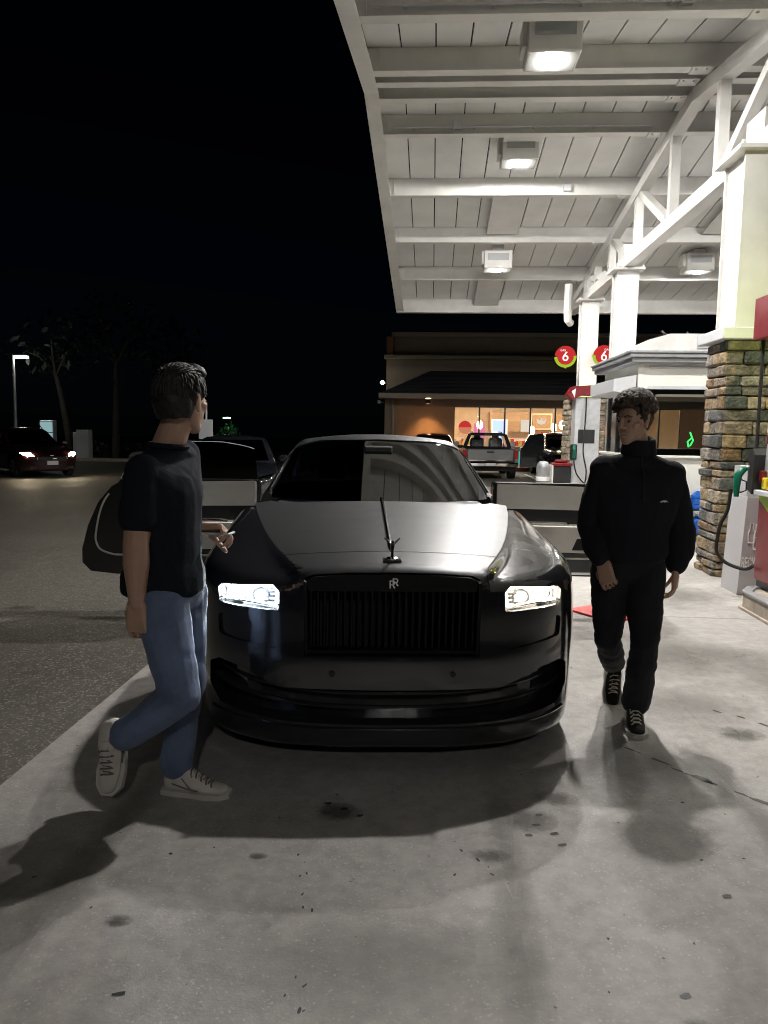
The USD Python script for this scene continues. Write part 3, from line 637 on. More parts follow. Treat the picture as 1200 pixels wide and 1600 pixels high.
# headlights
def surf_y(x, z, d=0.):
    lo, hi = -.3, 1.2
    for _ in range(36):
        mid = (lo+hi)/2
        if f_body(np.array([[x, mid, z]]))[0] < -d: hi = mid
        else: lo = mid
    return hi
lensin = cast(f_in(.004), 1.05, 4.2, .52, nfan=50, nside=20, nphi=110)-cast(f_in(.010), 1.05, 4.2, .52, nfan=50, nside=20, nphi=110)
for x, led, beam in ((-1, 'led_cool', 'beam_cool'), (1, 'led_warm', 'beam_warm')):
    hl = thing('headlight', None, None, (0, 0, 0), 0, parent=coupe)
    part('lens', lensin^prism_m(lamps_poly[x].buffer(-.003), -.3, .9, 'xz'), [f_in(.004)], 'lens_glass', hl)
    ring = list(lamps_poly[x].buffer(-.016).exterior.coords); P = [(a, surf_y(a, b, .03), b) for a, b in ring]
    obj('daylight_frame', MB().tube(P, .0065, 6), led, hl, smooth=40)
    yb = 0
    for cx, r in ((.722, .040), (.60, .032)):
        yy = surf_y(x*cx, .78, .06)
        bz = MB(); bz.tube([(x*cx+r*math.cos(a)*1.15, yy-.01, .780+r*math.sin(a)) for a in np.linspace(0, 2*PI, 25)], .006, 6)
        obj('projector_ring', bz, 'reflector_silver', hl, smooth=40)
        ln = lathe([(.001, 0), (r*.9, 0), (r*.8, .012), (r*.5, .024), (.001, .03)], 24); v = np.array(ln.vertices)
        obj('projector_lens', trimesh.Trimesh(np.c_[v[:, 0]+x*cx, -v[:, 2]+yy+.012, v[:, 1]+.782], ln.faces, process=False), beam if cx > .65 else led, hl, smooth=40)
    yb_ = [(a, min(surf_y(a, b, .10), .46), b) for a, b in lamps_poly[x].buffer(-.003).exterior.coords[:-1]]; cc = np.mean(yb_, 0); vv = np.vstack([yb_, cc[None]]); nn_ = len(yb_); fc = np.array([[k, (k+1) % nn_, nn_] for k in range(nn_)]); obj('reflector', trimesh.Trimesh(vv, fc, process=False), 'reflector_silver', hl)
    for k in range(5):
        zz = .748+k*.016; obj('reflector_fin', MB().bar((x*.535, surf_y(x*.535, zz, .05), zz), (x*.575, surf_y(x*.575, zz, .05), zz), .03, .005), 'chrome', hl)
    tb = MB(); a, b = (x*.54, surf_y(x*.54, .82, .05), .826), (x*.79, surf_y(x*.79, .80, .05), .806); tb.bar(a, b, .06, .006); obj('upper_shelf', tb, 'chrome', hl)
    tb = MB(); a, b = (x*.54, surf_y(x*.54, .75, .05), .748), (x*.79, surf_y(x*.79, .75, .05), .748); tb.bar(a, b, .06, .006); obj('lower_shelf', tb, 'chrome', hl)
# wheels
def wheel(par, x, y, r=WR, w=.26, rim='black_chrome'):
    c = thing('wheel', None, None, (x, y, r), 0, parent=par); s = 1 if x > 0 else -1
    prof = [(r*.68, -w/2), (r*.94, -w/2), (r, -w/2+.03), (r, w/2-.03), (r*.94, w/2), (r*.68, w/2), (r*.68, -w/2)]
    t = lathe(prof, 40); R = np.array([[0, 0, 1.], [0, 1, 0], [-1, 0, 0]]); t = trimesh.Trimesh(np.array(t.vertices)@R.T, t.faces, process=False); obj('tyre', t, 'rubber', c, smooth=40)
    m = MB(); m.cyl((-s*.05, 0, 0), (s*.02, 0, 0), r*.67, n=32); obj('rim_barrel', m, 'matte_black', c)
    m = MB()
    for k in range(7):
        a = k/7*2*PI; m.bar((s*.05, .03*math.cos(a), .03*math.sin(a)), (s*.07, r*.66*math.cos(a), r*.66*math.sin(a)), .05, .03, up=(1, 0, 0))
    m.cyl((s*.03, 0, 0), (s*.08, 0, 0), .06, n=20); obj('rim', m, rim, c)
for x in (-1, 1):
    for y in (WY, WY+3.11): wheel(coupe, x*.815, y)
obj('arch_liner', MB().box((-.6, .45, .16), (.6, 1.5, .7)), 'matte_black', coupe)
# doors, hinged at the rear and swung fully out
def door(sx):
    hx, hy = sx*.955, 2.98
    P = lambda pts: Polygon([(sx*a, z) for a, z in pts])
    out = [(0, .36), (1.15, .345), (1.36, .37), (1.425, .44), (1.425, .55), (1.375, .74), (1.29, .93), (1.18, 1.06), (1.10, 1.105), (0, 1.125)]
    d = thing('door', None, None, (hx, hy, 0), sx*-.04, parent=coupe)
    sh = MB().prism(P(out).buffer(-.03).buffer(.03), .0, .15, 'xz'); obj('shell', sh, 'gloss_black', d)
    up_ = [(.03, .915), (.98, .905), (1.02, .96), (1.01, 1.04), (.98, 1.095), (.03, 1.115)]
    obj('upper_trim', MB().prism(P(up_).buffer(-.012).buffer(.012), -.035, .0, 'xz'), 'cream_leather', d)
    mid = [(.03, .80), (1.0, .79), (1.05, .90), (.03, .912)]
    obj('dark_band', MB().prism(P(mid), -.02, .0, 'xz'), 'black_leather', d)
    low = [(.03, .56), (.92, .55), (.99, .62), (1.0, .785), (.03, .797)]
    obj('lower_trim', MB().prism(P(low).buffer(-.02).buffer(.02), -.03, .0, 'xz'), 'cream_leather', d)
    arm = MB().prism(P([(.2, .70), (.80, .69), (.86, .74), (.80, .775), (.2, .78)]).buffer(-.015).buffer(.015), -.11, -.03, 'xz'); obj('armrest', arm, 'cream_leather', d)
    obj('speaker_pocket', MB().prism(P([(.66, .575), (.98, .575), (1.03, .64), (.95, .675), (.70, .67)]), -.036, -.03, 'xz'), 'black_leather', d)
    obj('door_pull', MB().tube([(sx*.25, -.12, .80), (sx*.3, -.14, .81), (sx*.55, -.14, .81), (sx*.6, -.12, .80)], .012, 8), 'chrome', d, smooth=40)
    pip = [(1.20, 1.0), (1.26, .9), (1.30, .75), (1.315, .64), (1.29, .56), (1.22, .52), (1.14, .505), (.2, .50)]
    sx_ = np.array([(sx*a, -.006, z) for a, z in pip]); tt = np.linspace(0, 7, 50); from_ = PchipInterpolator(np.arange(8), sx_)(tt)
    obj('piping', MB().tube(from_, .008, 8), 'cream_leather', d, smooth=40)
    obj('sill_strip', MB().box((sx*.03, -.008, .365), (sx*1.1, .0, .385)), 'chrome', d)
    hb = MB()
    for z in (.5, .9): hb.box((sx*-.06, .03, z-.04), (sx*.02, .10, z+.04), .01)
    obj('hinge', hb, 'gloss_black', d)
    mm = tm(m3.Manifold.sphere(1, 24)); v = np.array(mm.vertices)*[.09, .07, .06]+[sx*1.10, .24, 1.06]; obj('mirror', trimesh.Trimesh(v, mm.faces), 'gloss_black', d, smooth=True)
    if sx < 0:
        g = [(.02, 1.12), (1.12, 1.12), (1.02, 1.26), (.84, 1.37), (.60, 1.425), (.36, 1.425), (.16, 1.40), (.05, 1.37)]
        gl = MB().prism(P(g).buffer(-.01).buffer(.01), .05, .056, 'xz'); gm = gl.mesh(); v = np.array(gm.vertices); v[:, 1] += (v[:, 2]-1.12)*.0; v[:, 0] -= sx*(v[:, 2]-1.12)*.0
        obj('side_glass', trimesh.Trimesh(v, gm.faces), 'dark_glass', d)
        top = [(sx*a, .053, z) for a, z in g[1:]]; tt = np.linspace(0, 6, 40); obj('glass_edge', MB().tube(PchipInterpolator(np.arange(7), np.array(top))(tt), .0045, 6), 'trim_grey', d, smooth=40)
    obj('weather_strip', MB().box((sx*.02, -.03, 1.112), (sx*1.1, .06, 1.124)), 'black_plastic', d)
    return d
door(-1); door(1)
# cabin
obj('dashboard', MB().box((-.76, 1.95, .75), (.76, 2.35, 1.03), .04), 'black_leather', coupe)
obj('cabin_floor', MB().box((-.75, 1.8, .385), (.75, 4.15, .40)), 'matte_black', coupe)
for x in (-.38, .38):
    st = thing('front_seat', None, None, (x, 3.0, .4), 0, parent=coupe)
    obj('cushion', cham_box(.50, .55, .2, .05), 'seat_grey', st); m = MB(); m.add(cham_box(.50, .16, .62, .06), (0, .30, .38), np.array([[1, 0, 0], [0, .97, .22], [0, -.22, .97]])); obj('backrest', m, 'seat_grey', st)
    m = MB(); m.add(cham_box(.26, .10, .17, .04), (0, .38, .80)); obj('headrest', m, 'seat_grey', st)
obj('rear_bench', MB().box((-.7, 3.75, .45), (.7, 4.15, 1.02), .05), 'seat_grey', coupe)
sw = [(.38+.185*math.cos(a), 2.50+.05*math.sin(a), .93+.18*math.sin(a)) for a in np.linspace(0, 2*PI, 33)]
obj('steering_wheel', MB().tube(sw, .015, 8), 'black_leather', coupe, smooth=40)
obj('rear_mirror', MB().box((-.11, 2.72, 1.36), (.11, 2.75, 1.415), .01), 'black_plastic', coupe)
# ------------------------------------------------------------------ attendant kiosk (front-left corner at t 2.98, s 11.6)
glow('kiosk_glow', (1., .82, .6), .25); glow('neon_red', (1., .05, .04), 1.6); glow('neon_green', (.05, 1., .15), 1.6)
kio = thing('attendant_kiosk', 'small white attendant kiosk with dark windows beside the stone pier', 'kiosk', ws(2.98, 11.6), -YAW)
W_, D_ = 2.5, 2.35
obj('base_wall', MB().box((0, 0, 0), (W_, .08, 1.20), .006).box((0, .08, 0), (.08, D_, 1.20)).box((W_-.08, .08, 0), (W_, D_, 1.2)).box((.08, D_-.08, 0), (W_-.08, D_, 1.2)), 'kiosk_white', kio)
obj('window_ledge', MB().box((-.03, -.05, 1.20), (W_+.03, .10, 1.235), .005).box((-.03, .10, 1.20), (.09, D_, 1.235), .005), 'kiosk_white', kio)
obj('head_panel', MB().box((.02, .0, 2.20), (W_-.02, .06, 2.575), .004).box((0.02, .06, 2.20), (.08, D_, 2.575)), 'kiosk_white', kio)
obj('head_trim', MB().box((.14, -.018, 2.20), (W_-.14, -.002, 2.25), .003).box((.14, -.018, 2.50), (W_-.14, -.002, 2.53), .003), 'trim_grey', kio)
for x in (0., 1.02, 1.42, W_-.07): obj('mullion', MB().box((x, .005, 1.235), (x+.07, .07, 2.20), .004), 'dark_frame', kio)
for y in (.6, 1.25, 1.9): obj('mullion', MB().box((.005, y, 1.235), (.07, y+.06, 2.20), .004), 'dark_frame', kio)
obj('corner_post', MB().box((-.012, -.012, 1.235), (.075, .075, 2.57), .006), 'kiosk_white', kio)
for a, b in ((.07, 1.02), (1.09, 1.42), (1.49, W_-.07)): obj('window_pane', MB().box((a, .03, 1.235), (b, .038, 2.20)), 'clear_glass', kio)
for a, b in ((.08, .6), (.66, 1.25), (1.31, 1.9), (1.96, D_-.05)): obj('window_pane', MB().box((.03, a, 1.235), (.038, b, 2.2)), 'clear_glass', kio)
obj('cornice', MB().box((-.14, -.14, 2.575), (W_+.14, D_+.14, 2.64), .008).box((-.18, -.18, 2.643), (W_+.18, D_+.18, 2.70), .008).box((-.20, -.20, 2.703), (W_+.20, D_+.20, 2.74), .006), 'steel_galv', kio)
obj('side_awning', MB().prism([(-.04, 2.13), (-.04, 2.40), (-.36, 2.34), (-.36, 2.16)], -.02, 1.65, 'xz'), 'trim_grey', kio)
obj('counter', MB().box((.2, .3, .0), (W_-.2, .8, 1.1), .01), 'dark_frame', kio)
obj('back_shelf', MB().box((.3, D_-.35, .0), (W_-.3, D_-.1, 1.3), .01), 'dark_frame', kio)
obj('notice_board', MB().box((1.52, .30, 1.33), (1.80, .32, 1.72), .003), 'stucco_brown', kio)
obj('ceiling_light', MB().box((.6, 1.0, 2.15), (1.8, 1.25, 2.18)), 'kiosk_glow', kio)
nr = MB(); 
for k in range(12): nr.box((.062, .12+.0, 1.30+k*.04), (.066, .5, 1.32+k*.04))
obj('red_price_strip', nr, 'neon_red', kio)
obj('neon_sign', MB().tube([(.82, .16, 1.36), (.80, .16, 1.44), (.86, .16, 1.50), (.83, .16, 1.58), (.88, .16, 1.46), (.84, .16, 1.38)], .012, 6), 'neon_green', kio)
0 and obj('red_clerk_sign', MB().box((.30, .2, 1.55), (.42, .22, 1.62), .01), 'neon_red', kio)
ac = thing('rooftop_air_unit', 'white rounded air conditioner with louvres on the kiosk roof', 'air conditioner', ws(2.98+1.02, 11.6+.8, 2.74), -YAW)
prof = [(-1.05, 0), (-.98, .10), (-.78, .22), (-.5, .30), (.9, .31), (.95, .25), (.95, 0)]
obj('casing', MB().prism(prof, -.45, .45, 'xz'), 'white_paint', ac)
for j in range(2):
    for k in range(5): obj('louvre', MB().box((-.1+j*.36, -.468, .04+k*.048), (.2+j*.36, -.4505, .065+k*.048)), 'vent_grey', ac)
an = thing('wire_aerial', 'pair of dark bent aerial wires above the kiosk roof unit', 'aerial', ws(2.98+.9, 13.2, 2.74), -YAW)
obj('aerial_wire', MB().tube([(0, 0, 0), (-.02, 0, .38), (-.16, 0, .50), (-.05, 0, .42), (.10, 0, .34)], .018, 6), 'black_plastic', an)
obj('aerial_wire', MB().tube([(.22, 0, 0), (.22, 0, .36), (.26, 0, .48), (.36, 0, .36)], .018, 6), 'black_plastic', an)
rs = thing('red_letter_sign', 'small glowing red letters behind the kiosk roof unit', 'sign', ws(3.42, 13.0, 2.75), -YAW)
for k, ch in enumerate('OA'): obj('letter', up(meshkit.text_mesh(ch, .22, .03, True), (k*.24, 0, .0)), 'neon_red', rs)
# water jugs stacked against the kiosk wall
glow_jug = None
def jug(x, y, z, label):
    j = thing('water_jug', label, 'water jug', (x, y, z), 0, 'bottled water by the kiosk')
    pr = [(.001, 0), (.085, 0), (.098, .012), (.098, .06), (.091, .066), (.098, .075), (.098, .15), (.091, .156), (.098, .165), (.095, .20), (.05, .245), (.022, .255), (.022, .275), (.001, .275)]
    obj('bottle', lathe(pr, 18), 'blue_jug', j, smooth=35); obj('cap', lathe([(.001, .262), (.026, .262), (.026, .288), (.001, .288)], 14), 'jug_cap', j); return j
k = 0
for row in range(2):
    for c in range(4):
        x, y, z = ws(3.62+c*.205, 11.32+.0*row, .12+row*.36)
        jug(x, y, z, f'blue plastic water jug in the {["lower","upper"][row]} tier beside the stone pier, {["leftmost","second from left","third from left","rightmost"][c]}')
tr_ = thing('jug_rack', 'low dark wire rack holding two tiers of blue water jugs', 'rack', ws(3.93, 11.32), -YAW)
for z in (.10, .46): obj('shelf', MB().box((-.45, -.12, z), (.45, .12, z+.016), .003), 'black_plastic', tr_)
for x in (-.44, .44):
    for y in (-.11, .11): obj('post', MB().box((x-.012, y-.012, 0), (x+.012, y+.012, .85)), 'black_plastic', tr_)

# ------------------------------------------------------------------ numbered flag signs on the far column
glow('sign_red', (.85, .05, .05), .55); glow('sign_lime', (.5, .75, .05), .6); glow('sign_white', (1, 1, .97), .9)
def flag_sign(t, s, z, label, side):
    g = thing('pump_number_sign', label, 'sign', ws(t, s, z), -YAW, 'round pump number signs')
    m = MB(); m.cyl((0, .015, 0), (0, -.015, 0), .185, n=36); obj('red_disc', m, 'sign_red', g)
    def ring(a0, a1, r0, r1):
        a = np.linspace(a0, a1, 24); return Polygon(list(zip(r1*np.cos(a), r1*np.sin(a)))+list(zip(r0*np.cos(a[::-1]), r0*np.sin(a[::-1]))))
    obj('lime_swoosh', MB().prism(ring(PI*1.02, PI*1.98, .185, .245), -.012, .012, 'xz').prism(Polygon([(-.02, -.225), (.03, -.225), (.01, -.28)]), -.012, .012, 'xz'), 'sign_lime', g)
    obj('red_swoosh', MB().prism(ring(PI*.02, PI*.98, .187, .235), -.012, .012, 'xz'), 'sign_red', g)
    tx = meshkit.text_mesh('6', .19, .006, True); c = tx.bounds.mean(0); obj('numeral', up(tx, (-c[0], -.016, -c[1])), 'sign_white', g)
    tx = meshkit.text_mesh('GAS', .045, .004); obj('small_lettering', up(tx, (-.12 if side < 0 else .0, -.014, .115)), 'sign_white', g)
    obj('arm', MB().box((min(.18*-side, .26*-side), -.01, -.03), (max(.18*-side, .26*-side), .01, .03)), 'sign_lime', g)
flag_sign(2.93, 17.8, 3.25, 'round red and lime number six sign left of the far column', -1)
flag_sign(3.74, 17.6, 3.25, 'round red and lime number six sign right of the far column', 1)

# ------------------------------------------------------------------ far pump with hose, bin, bollard
def hose(par, pts, r=.016, n=40):
    pts = np.array(pts, float); tt = np.linspace(0, len(pts)-1, n); obj('hose', MB().tube(PchipInterpolator(np.arange(len(pts)), pts)(tt), r, 8), 'rubber', par, smooth=40)
fp = thing('fuel_pump', 'grey fuel pump with red canopy top in front of the small far stone pier', 'fuel pump', ws(3.32, 17.15), -YAW)
obj('cabinet', MB().box((-.24, 0, .15), (.30, .42, 2.33), .012), 'pump_panel', fp)
obj('top_canopy', MB().prism(Polygon([(-.42, 2.36), (-.30, 2.55), (.34, 2.60), (.34, 2.36), (-.12, 2.36), (-.30, 2.26)]), -.10, .46, 'xz'), 'red_paint', fp)
obj('top_wedge', MB().prism(Polygon([(-.35, 2.44), (-.26, 2.50), (-.28, 2.30)]), -.105, -.101, 'xz'), 'white_print', fp)
obj('lit_topper', MB().box((-.05, .47, 2.42), (.32, .49, 2.56)), 'topper_lime' if 'topper_lime' in L else glow('topper_lime', (.85, .95, .12), 16.0), fp)  # glowing panel out of view behind the top, placed to tint the far column
obj('display', MB().box((-.16, -.012, 1.32), (.20, -.002, 1.62), .003), 'black_plastic', fp)
obj('nozzle_boot', MB().box((-.32, -.10, .95), (-.18, .0, 1.3), .02), 'black_plastic', fp)
obj('nozzle', MB().tube([(-.25, -.1, 1.28), (-.25, -.14, 1.18), (-.25, -.12, 1.0)], .03, 8), 'green_plastic', fp)
obj('pump_island', MB().box((-.6, -1.0, .004), (.9, 1.6, .15), .02), 'kerb_stone', fp)
hose(fp, [(-.02, -.05, 2.32), (-.03, -.10, 1.9), (-.06, -.13, 1.2), (.03, -.12, .7), (.0, -.13, .45), (-.2, -.14, .7), (-.25, -.13, 1.0)])
fb = thing('litter_bin', 'dark square litter bin with red lid by the far pump', 'litter bin', ws(2.50, 15.2), -YAW)
obj('body', MB().box((-.17, -.17, .0), (.17, .17, .90), .012), 'black_plastic', fb); obj('lid', MB().box((-.19, -.19, .90), (.19, .19, .96), .012).box((-.12, -.1, .96), (.12, .1, 1.02), .02), 'red_paint', fb)
obj('side_plate', MB().box((-.20, -.19, .1), (-.172, .19, .92), .004), 'white_paint', fb)
bo = thing('bollard', 'grey steel bollard with domed top left of the dark litter bin', 'bollard', ws(2.13, 15.0), -YAW)
obj('post', lathe([(.001, 0), (.13, 0), (.13, .86), (.12, .93), (.08, .985), (.001, 1.0)], 24), 'steel_galv', bo, smooth=40)
obj('band', lathe([(.131, .62), (.136, .62), (.136, .70), (.131, .70)], 24), 'white_print', bo); obj('foot_plate', MB().box((-.18, -.18, 0), (.18, .18, .015), .004), 'steel_galv', bo)
def plant(x, y, label, seed, h=.9):
    p_ = thing('potted_plant', label, 'plant', (x, y, 0)); g = np.random.default_rng(seed)
    obj('pot', lathe([(.001, 0), (.12, 0), (.16, .30), (.13, .30), (.12, .26), (.001, .26)], 16), 'red_paint', p_)
    m = MB()
    for k in range(70):
        a, q = g.uniform(0, 2*PI), g.uniform(0, .22); b = np.array([q*.3*math.cos(a), q*.3*math.sin(a), .26]); e = np.array([q*math.cos(a), q*math.sin(a), g.uniform(.4, h)])
        d = e-b; sd = np.array([-math.sin(a), math.cos(a), 0])*.03; m.v.append(np.array([b, b+d*.6+sd, e, b+d*.6-sd])); m.f.append(np.array([[0, 1, 2], [0, 2, 3]])+m.n); m.n += 4
    obj('leaves', m, 'leaf_green', p_)
mat('leaf_green', (.02, .07, .018), .5, var=.4, scale=20)
plant(*ws(2.72, 16.2)[:2], 'leafy plant in a red pot between the dark bin and the far pump', 5, 1.05)

# ------------------------------------------------------------------ near pump on its raised island, hose and nozzle, recycling bin
isl = thing('pump_island', 'raised stone edged pump island at the right edge of the picture', 'kerb', ws(2.76, 4.2), -YAW)
pl = Polygon([(0, -.6), (.0, 2.75), (.14, 2.98), (.35, 3.05), (1.4, 3.05), (1.4, -.6)])
obj('kerb', MB().prism(pl.buffer(-.03), .006, .155, 'xy'), 'kerb_stone', isl); obj('kerb_nosing', MB().prism(pl.buffer(-.02).difference(pl.buffer(-.10)), .1552, .172, 'xy'), 'steel_galv', isl)
obj('kerb_foot', MB().prism(pl.difference(pl.buffer(-.028)), .006, .03, 'xy'), 'kerb_stone', isl)
np_ = thing('fuel_pump', 'red and grey fuel pump with green nozzle at the right edge of the picture', 'fuel pump', ws(2.985, 6.22, .172), -YAW)
obj('lower_cabinet', MB().box((0, 0, .06), (.62, 1.0, .86), .012), 'red_paint', np_); obj('plinth', MB().box((.02, .02, 0), (.60, .98, .06)), 'black_plastic', np_)
obj('lower_lime_panel', MB().prism(Polygon([(.02, .50), (.02, .84), (.98, .84), (.98, .80), (.60, .62)]), -.006, -.001, 'yz'), 'lime_paint', np_)
obj('lower_notice', MB().box((-.007, .1, .25), (-.001, .45, .5)), 'white_print', np_)
obj('upper_cabinet', MB().prism(Polygon([(0.03, .86), (.62, .86), (.62, 1.85), (.06, 1.85)]), 0, 1.0, 'xz'), 'pump_panel', np_)
obj('shelf', MB().box((-.05, .0, .84), (.03, 1.0, .885), .006), 'trim_grey', np_)
for k in range(3): obj('grade_button', MB().box((-.02, .60+k*.11, .90), (.028, .69+k*.11, 1.0), .006), 'yellow_plastic', np_)
for k, ch in enumerate('GO!'):
    tx = meshkit.text_mesh(ch, .055, .003, True); v = np.array(tx.vertices); obj('button_lettering', trimesh.Trimesh(np.c_[-v[:, 2]-.021, .68+k*.11-v[:, 0]-.01, v[:, 1]+.925], tx.faces, process=False), 'black_plastic', np_)
obj('red_button', MB().box((-.02, .93, .96), (.03, .98, 1.06), .006), 'red_paint', np_)
for k, (z, mm_) in enumerate(((1.62, 'white_print'), (1.50, 'red_paint'), (1.40, 'white_print'), (1.30, 'red_paint'))): obj('price_panel', MB().box((.03, .55, z), (.045+.0, .98, z+.09), .003), mm_, np_)
obj('pump_top_fascia', MB().prism(Polygon([(-.10, .35), (-.10, 1.10), (.2, 1.10), (.2, .35)]), 2.24, 2.60, 'xy'), 'red_paint', np_)
obj('lit_topper', MB().box((.05, 1.0, 2.30), (.55, 1.102, 2.54), .01), 'topper_lime', np_)  # unseen glow behind the fascia, placed to throw lime on the near column
obj('top_post', MB().box((.2, .4, 1.85), (.5, .6, 2.22), .01), 'pump_panel', np_)
obj('hose_mast', MB().tube([(-.02, 1.06, 2.3), (-.02, 1.07, 1.7), (-.02, 1.06, 1.15)], .016, 8), 'rubber', np_, smooth=40)
obj('nozzle_boot', MB().prism(Polygon([(1.02, .84), (1.13, .88), (1.13, 1.22), (1.04, 1.26), (1.0, 1.2)]), -.06, .06, 'yz'), 'black_plastic', np_)
nz = thing('nozzle', None, None, (-.085, 1.08, .93), 0, parent=np_)
obj('grip', MB().tube([(.0, .03, .14), (-.03, .02, .13), (-.08, 0, .08), (-.085, 0, -.02), (-.085, 0, -.12)], [.024, .032, .038, .03, .024], 10), 'green_plastic', nz, smooth=40)
obj('spout', MB().tube([(0, .03, .14), (.06, .03, .18), (.12, .02, .22)], .013, 8), 'steel_galv', nz, smooth=40)
obj('trigger', MB().tube([(-.05, 0, .04), (-.0, 0, .02), (.0, 0, -.06), (-.05, 0, -.08), (-.08, 0, -.06)], .007, 6), 'black_plastic', nz, smooth=40)
hose(np_, [(-.215, 1.10, .88), (-.22, 1.12, .7), (-.26, 1.2, .5), (-.26, 1.25, .30), (-.18, 1.2, .17), (-.06, 1.1, .13), (.0, 1.02, .18)], .017)
rb = thing('recycling_bin', 'tall grey recycling bin with white bottle outlines beside the stone pier', 'recycling bin', ws(2.97, 7.54), -YAW)
obj('body', MB().prism(Polygon([(.0, 0), (.27, 0), (.255, .96), (.045, .96)]), 0, .42, 'xz'), 'bin_grey', rb)
obj('side_panel', MB().prism(Polygon([(.272, .0), (.36, .0), (.36, .92), (.262, .955)]), .03, .42, 'xz'), 'pump_panel', rb)
obj('hood', MB().prism(Polygon([(.06, .963), (.30, .963), (.30, 1.25), (.06, 1.25)]), .06, .40, 'xz'), 'bin_grey', rb)
obj('green_flap', MB().prism(Polygon([(.12, 1.19), (.12, 1.23), (.22, 1.23), (.29, 1.08), (.24, 1.08)]), .052, .058, 'xz'), 'green_plastic', rb)
def bottle_outline(x, z, s):
    pts = [(0, 0), (.07, 0), (.08, .02), (.08, .13), (.06, .18), (.055, .25), (.02, .25), (.015, .18), (0, .13), (0, 0)]; return [(x+a*s, -.004, z+b*s) for a, b in pts]
for x, z, s in ((.075, .52, .75), (.125, .46, .95), (.185, .52, 1.05)): obj('bottle_outline', MB().tube(bottle_outline(x, z, s), .0045, 5), 'white_print', rb)
obj('bottle_band', MB().tube([(.13, -.004, .57), (.195, -.004, .57)], .004, 5).tube([(.19, -.004, .64), (.265, -.004, .64)], .004, 5), 'white_print', rb)
tx = meshkit.text_mesh('RECYCLE', .085, .003, True); tx.apply_scale([.225/ tx.bounds[1][0], 1.15, 1]); obj('lettering', up(tx, (.022, -.001, .28)), 'white_print', rb)

# red rubber mat on the concrete
rm = thing('red_rubber_mat', 'flat red rubber square on the concrete behind the man in black', 'mat', ws(1.55, 6.60, .008), -YAW+.6)
m = MB(); m.add(tm(m3.Manifold.hull_points(np.array([(x*a, y*a, z) for a, z in ((.25, 0), (.25, .018), (.20, .035), (.10, .055)) for x in (-1, 1) for y in (-1, 1)])))); obj('pad', m, 'red_rubber', rm)
m = MB()
for x in (-1, 1):
    for y in (-1, 1): m.add(cham_box(.06, .06, .012, .004), (x*.23, y*.23, .006))
obj('corner_foot', m, 'red_rubber', rm)
# ------------------------------------------------------------------ shop at the back (left end t -1.9, front wall s 30.5)
glow('shop_light', (1., .84, .64), 34.); glow('pendant', (1., .85, .6), 7.); glow('screen_blue', (.45, .55, 1.), 1.6)
glow('poster_teal', (.15, .75, .65), .5); glow('poster_red', (.95, .06, .05), .6); glow('poster_orange', (1., .35, .2), .6); glow('poster_pink', (1., .25, .45), .8); glow('poster_cream', (1., .85, .7), .8)  # posters and shelf signs glow by themselves in place of shop light
glow('sconce_warm', (1., .58, .25), 2200.); glow('wall_lamp_white', (1, .97, .9), 30.)
mat('shop_wall', (.62, .46, .30), .7, var=.08, scale=3); mat('shop_floor', (.35, .30, .24), .35); mat('shop_ceiling', (.75, .68, .58), .8)
mat('wood_panel', (.30, .17, .08), .5, var=.2, scale=6, stretch=(1, 1, 12)); mat('goods_red', (.5, .05, .04), .5); mat('goods_yellow', (.6, .42, .06), .5); mat('goods_white', (.65, .6, .55), .5); mat('goods_green', (.08, .3, .1), .5)
SX, SY = -1.9, 30.5
shop = thing('convenience_shop', 'long tan convenience shop with brightly lit windows behind the forecourt', 'shop', ws(SX, SY), -YAW)
q = lambda t: t-SX
BW, BD = 19., 9.
W0, W1 = q(.80), q(9.5)
obj('wall', MB().box((0, 0, 0), (W0, .25, 3.0)).box((W1, 0, 0), (BW, .25, 3.0)).box((W0, 0, 2.53), (W1, .25, 3.0)).box((0, .25, 0), (.25, BD, 5.2)).box((BW-.25, .25, 0), (BW, BD, 5.2)).box((.25, BD-.25, 0), (BW-.25, BD, 5.2)), 'stucco_brown', shop)
obj('upper_wall', MB().box((.05, .05, 3.0), (BW, .30, 4.30)), 'stucco_tan', shop)
obj('parapet', MB().box((.30, .5, 4.3), (BW, .8, 5.20)), 'stucco_tan', shop)
obj('flat_roof', MB().box((.26, .31, 4.28), (BW-.26, BD-.26, 4.36)), 'shingle', shop)
obj('cornice', MB().box((-.08, -.08, 4.32), (BW+.1, .32, 4.47), .02), 'trim_tan', shop); obj('cornice', MB().box((.18, .38, 5.22), (BW+.1, .85, 5.40), .02), 'trim_tan', shop)
# hipped pent roof over the shop front
v = np.array([(-.15, -1.3, 2.92), (BW, -1.3, 2.92), (BW, -.002, 3.86), (1.75, -.002, 3.86), (-.15, -.002, 2.92), (BW, -.002, 2.92)], float)
pr = trimesh.Trimesh(v, [[0, 1, 2], [0, 2, 3], [0, 3, 4], [0, 4, 5], [0, 5, 1]], process=False); obj('pent_roof', pr, 'shingle', shop)
for k in range(6): 
    z = 2.92+k*.155; y = -1.3+k*.213; x0 = -.15+k*.31
    obj('shingle_course', MB().bar((x0, y+.004, z+.02), (BW, y+.004, z+.02), .03, .02), 'shingle', shop)
obj('soffit_fascia', MB().box((-.18, -1.34, 2.74), (BW, -1.30, 2.93), .01).box((-.18, -1.30, 2.74), (-.14, .0, 2.93)), 'trim_tan', shop)
obj('soffit', MB().box((-.14, -1.30, 2.76), (BW, -.004, 2.79)), 'trim_tan', shop)
obj('window_header', MB().box((q(-1.35), -.05, 2.50), (BW, -.004, 2.755)), 'trim_tan', shop)
obj('corner_pilaster', MB().box((-.02, -.12, 0), (.45, -.004, 2.755), .01), 'stucco_tan', shop)
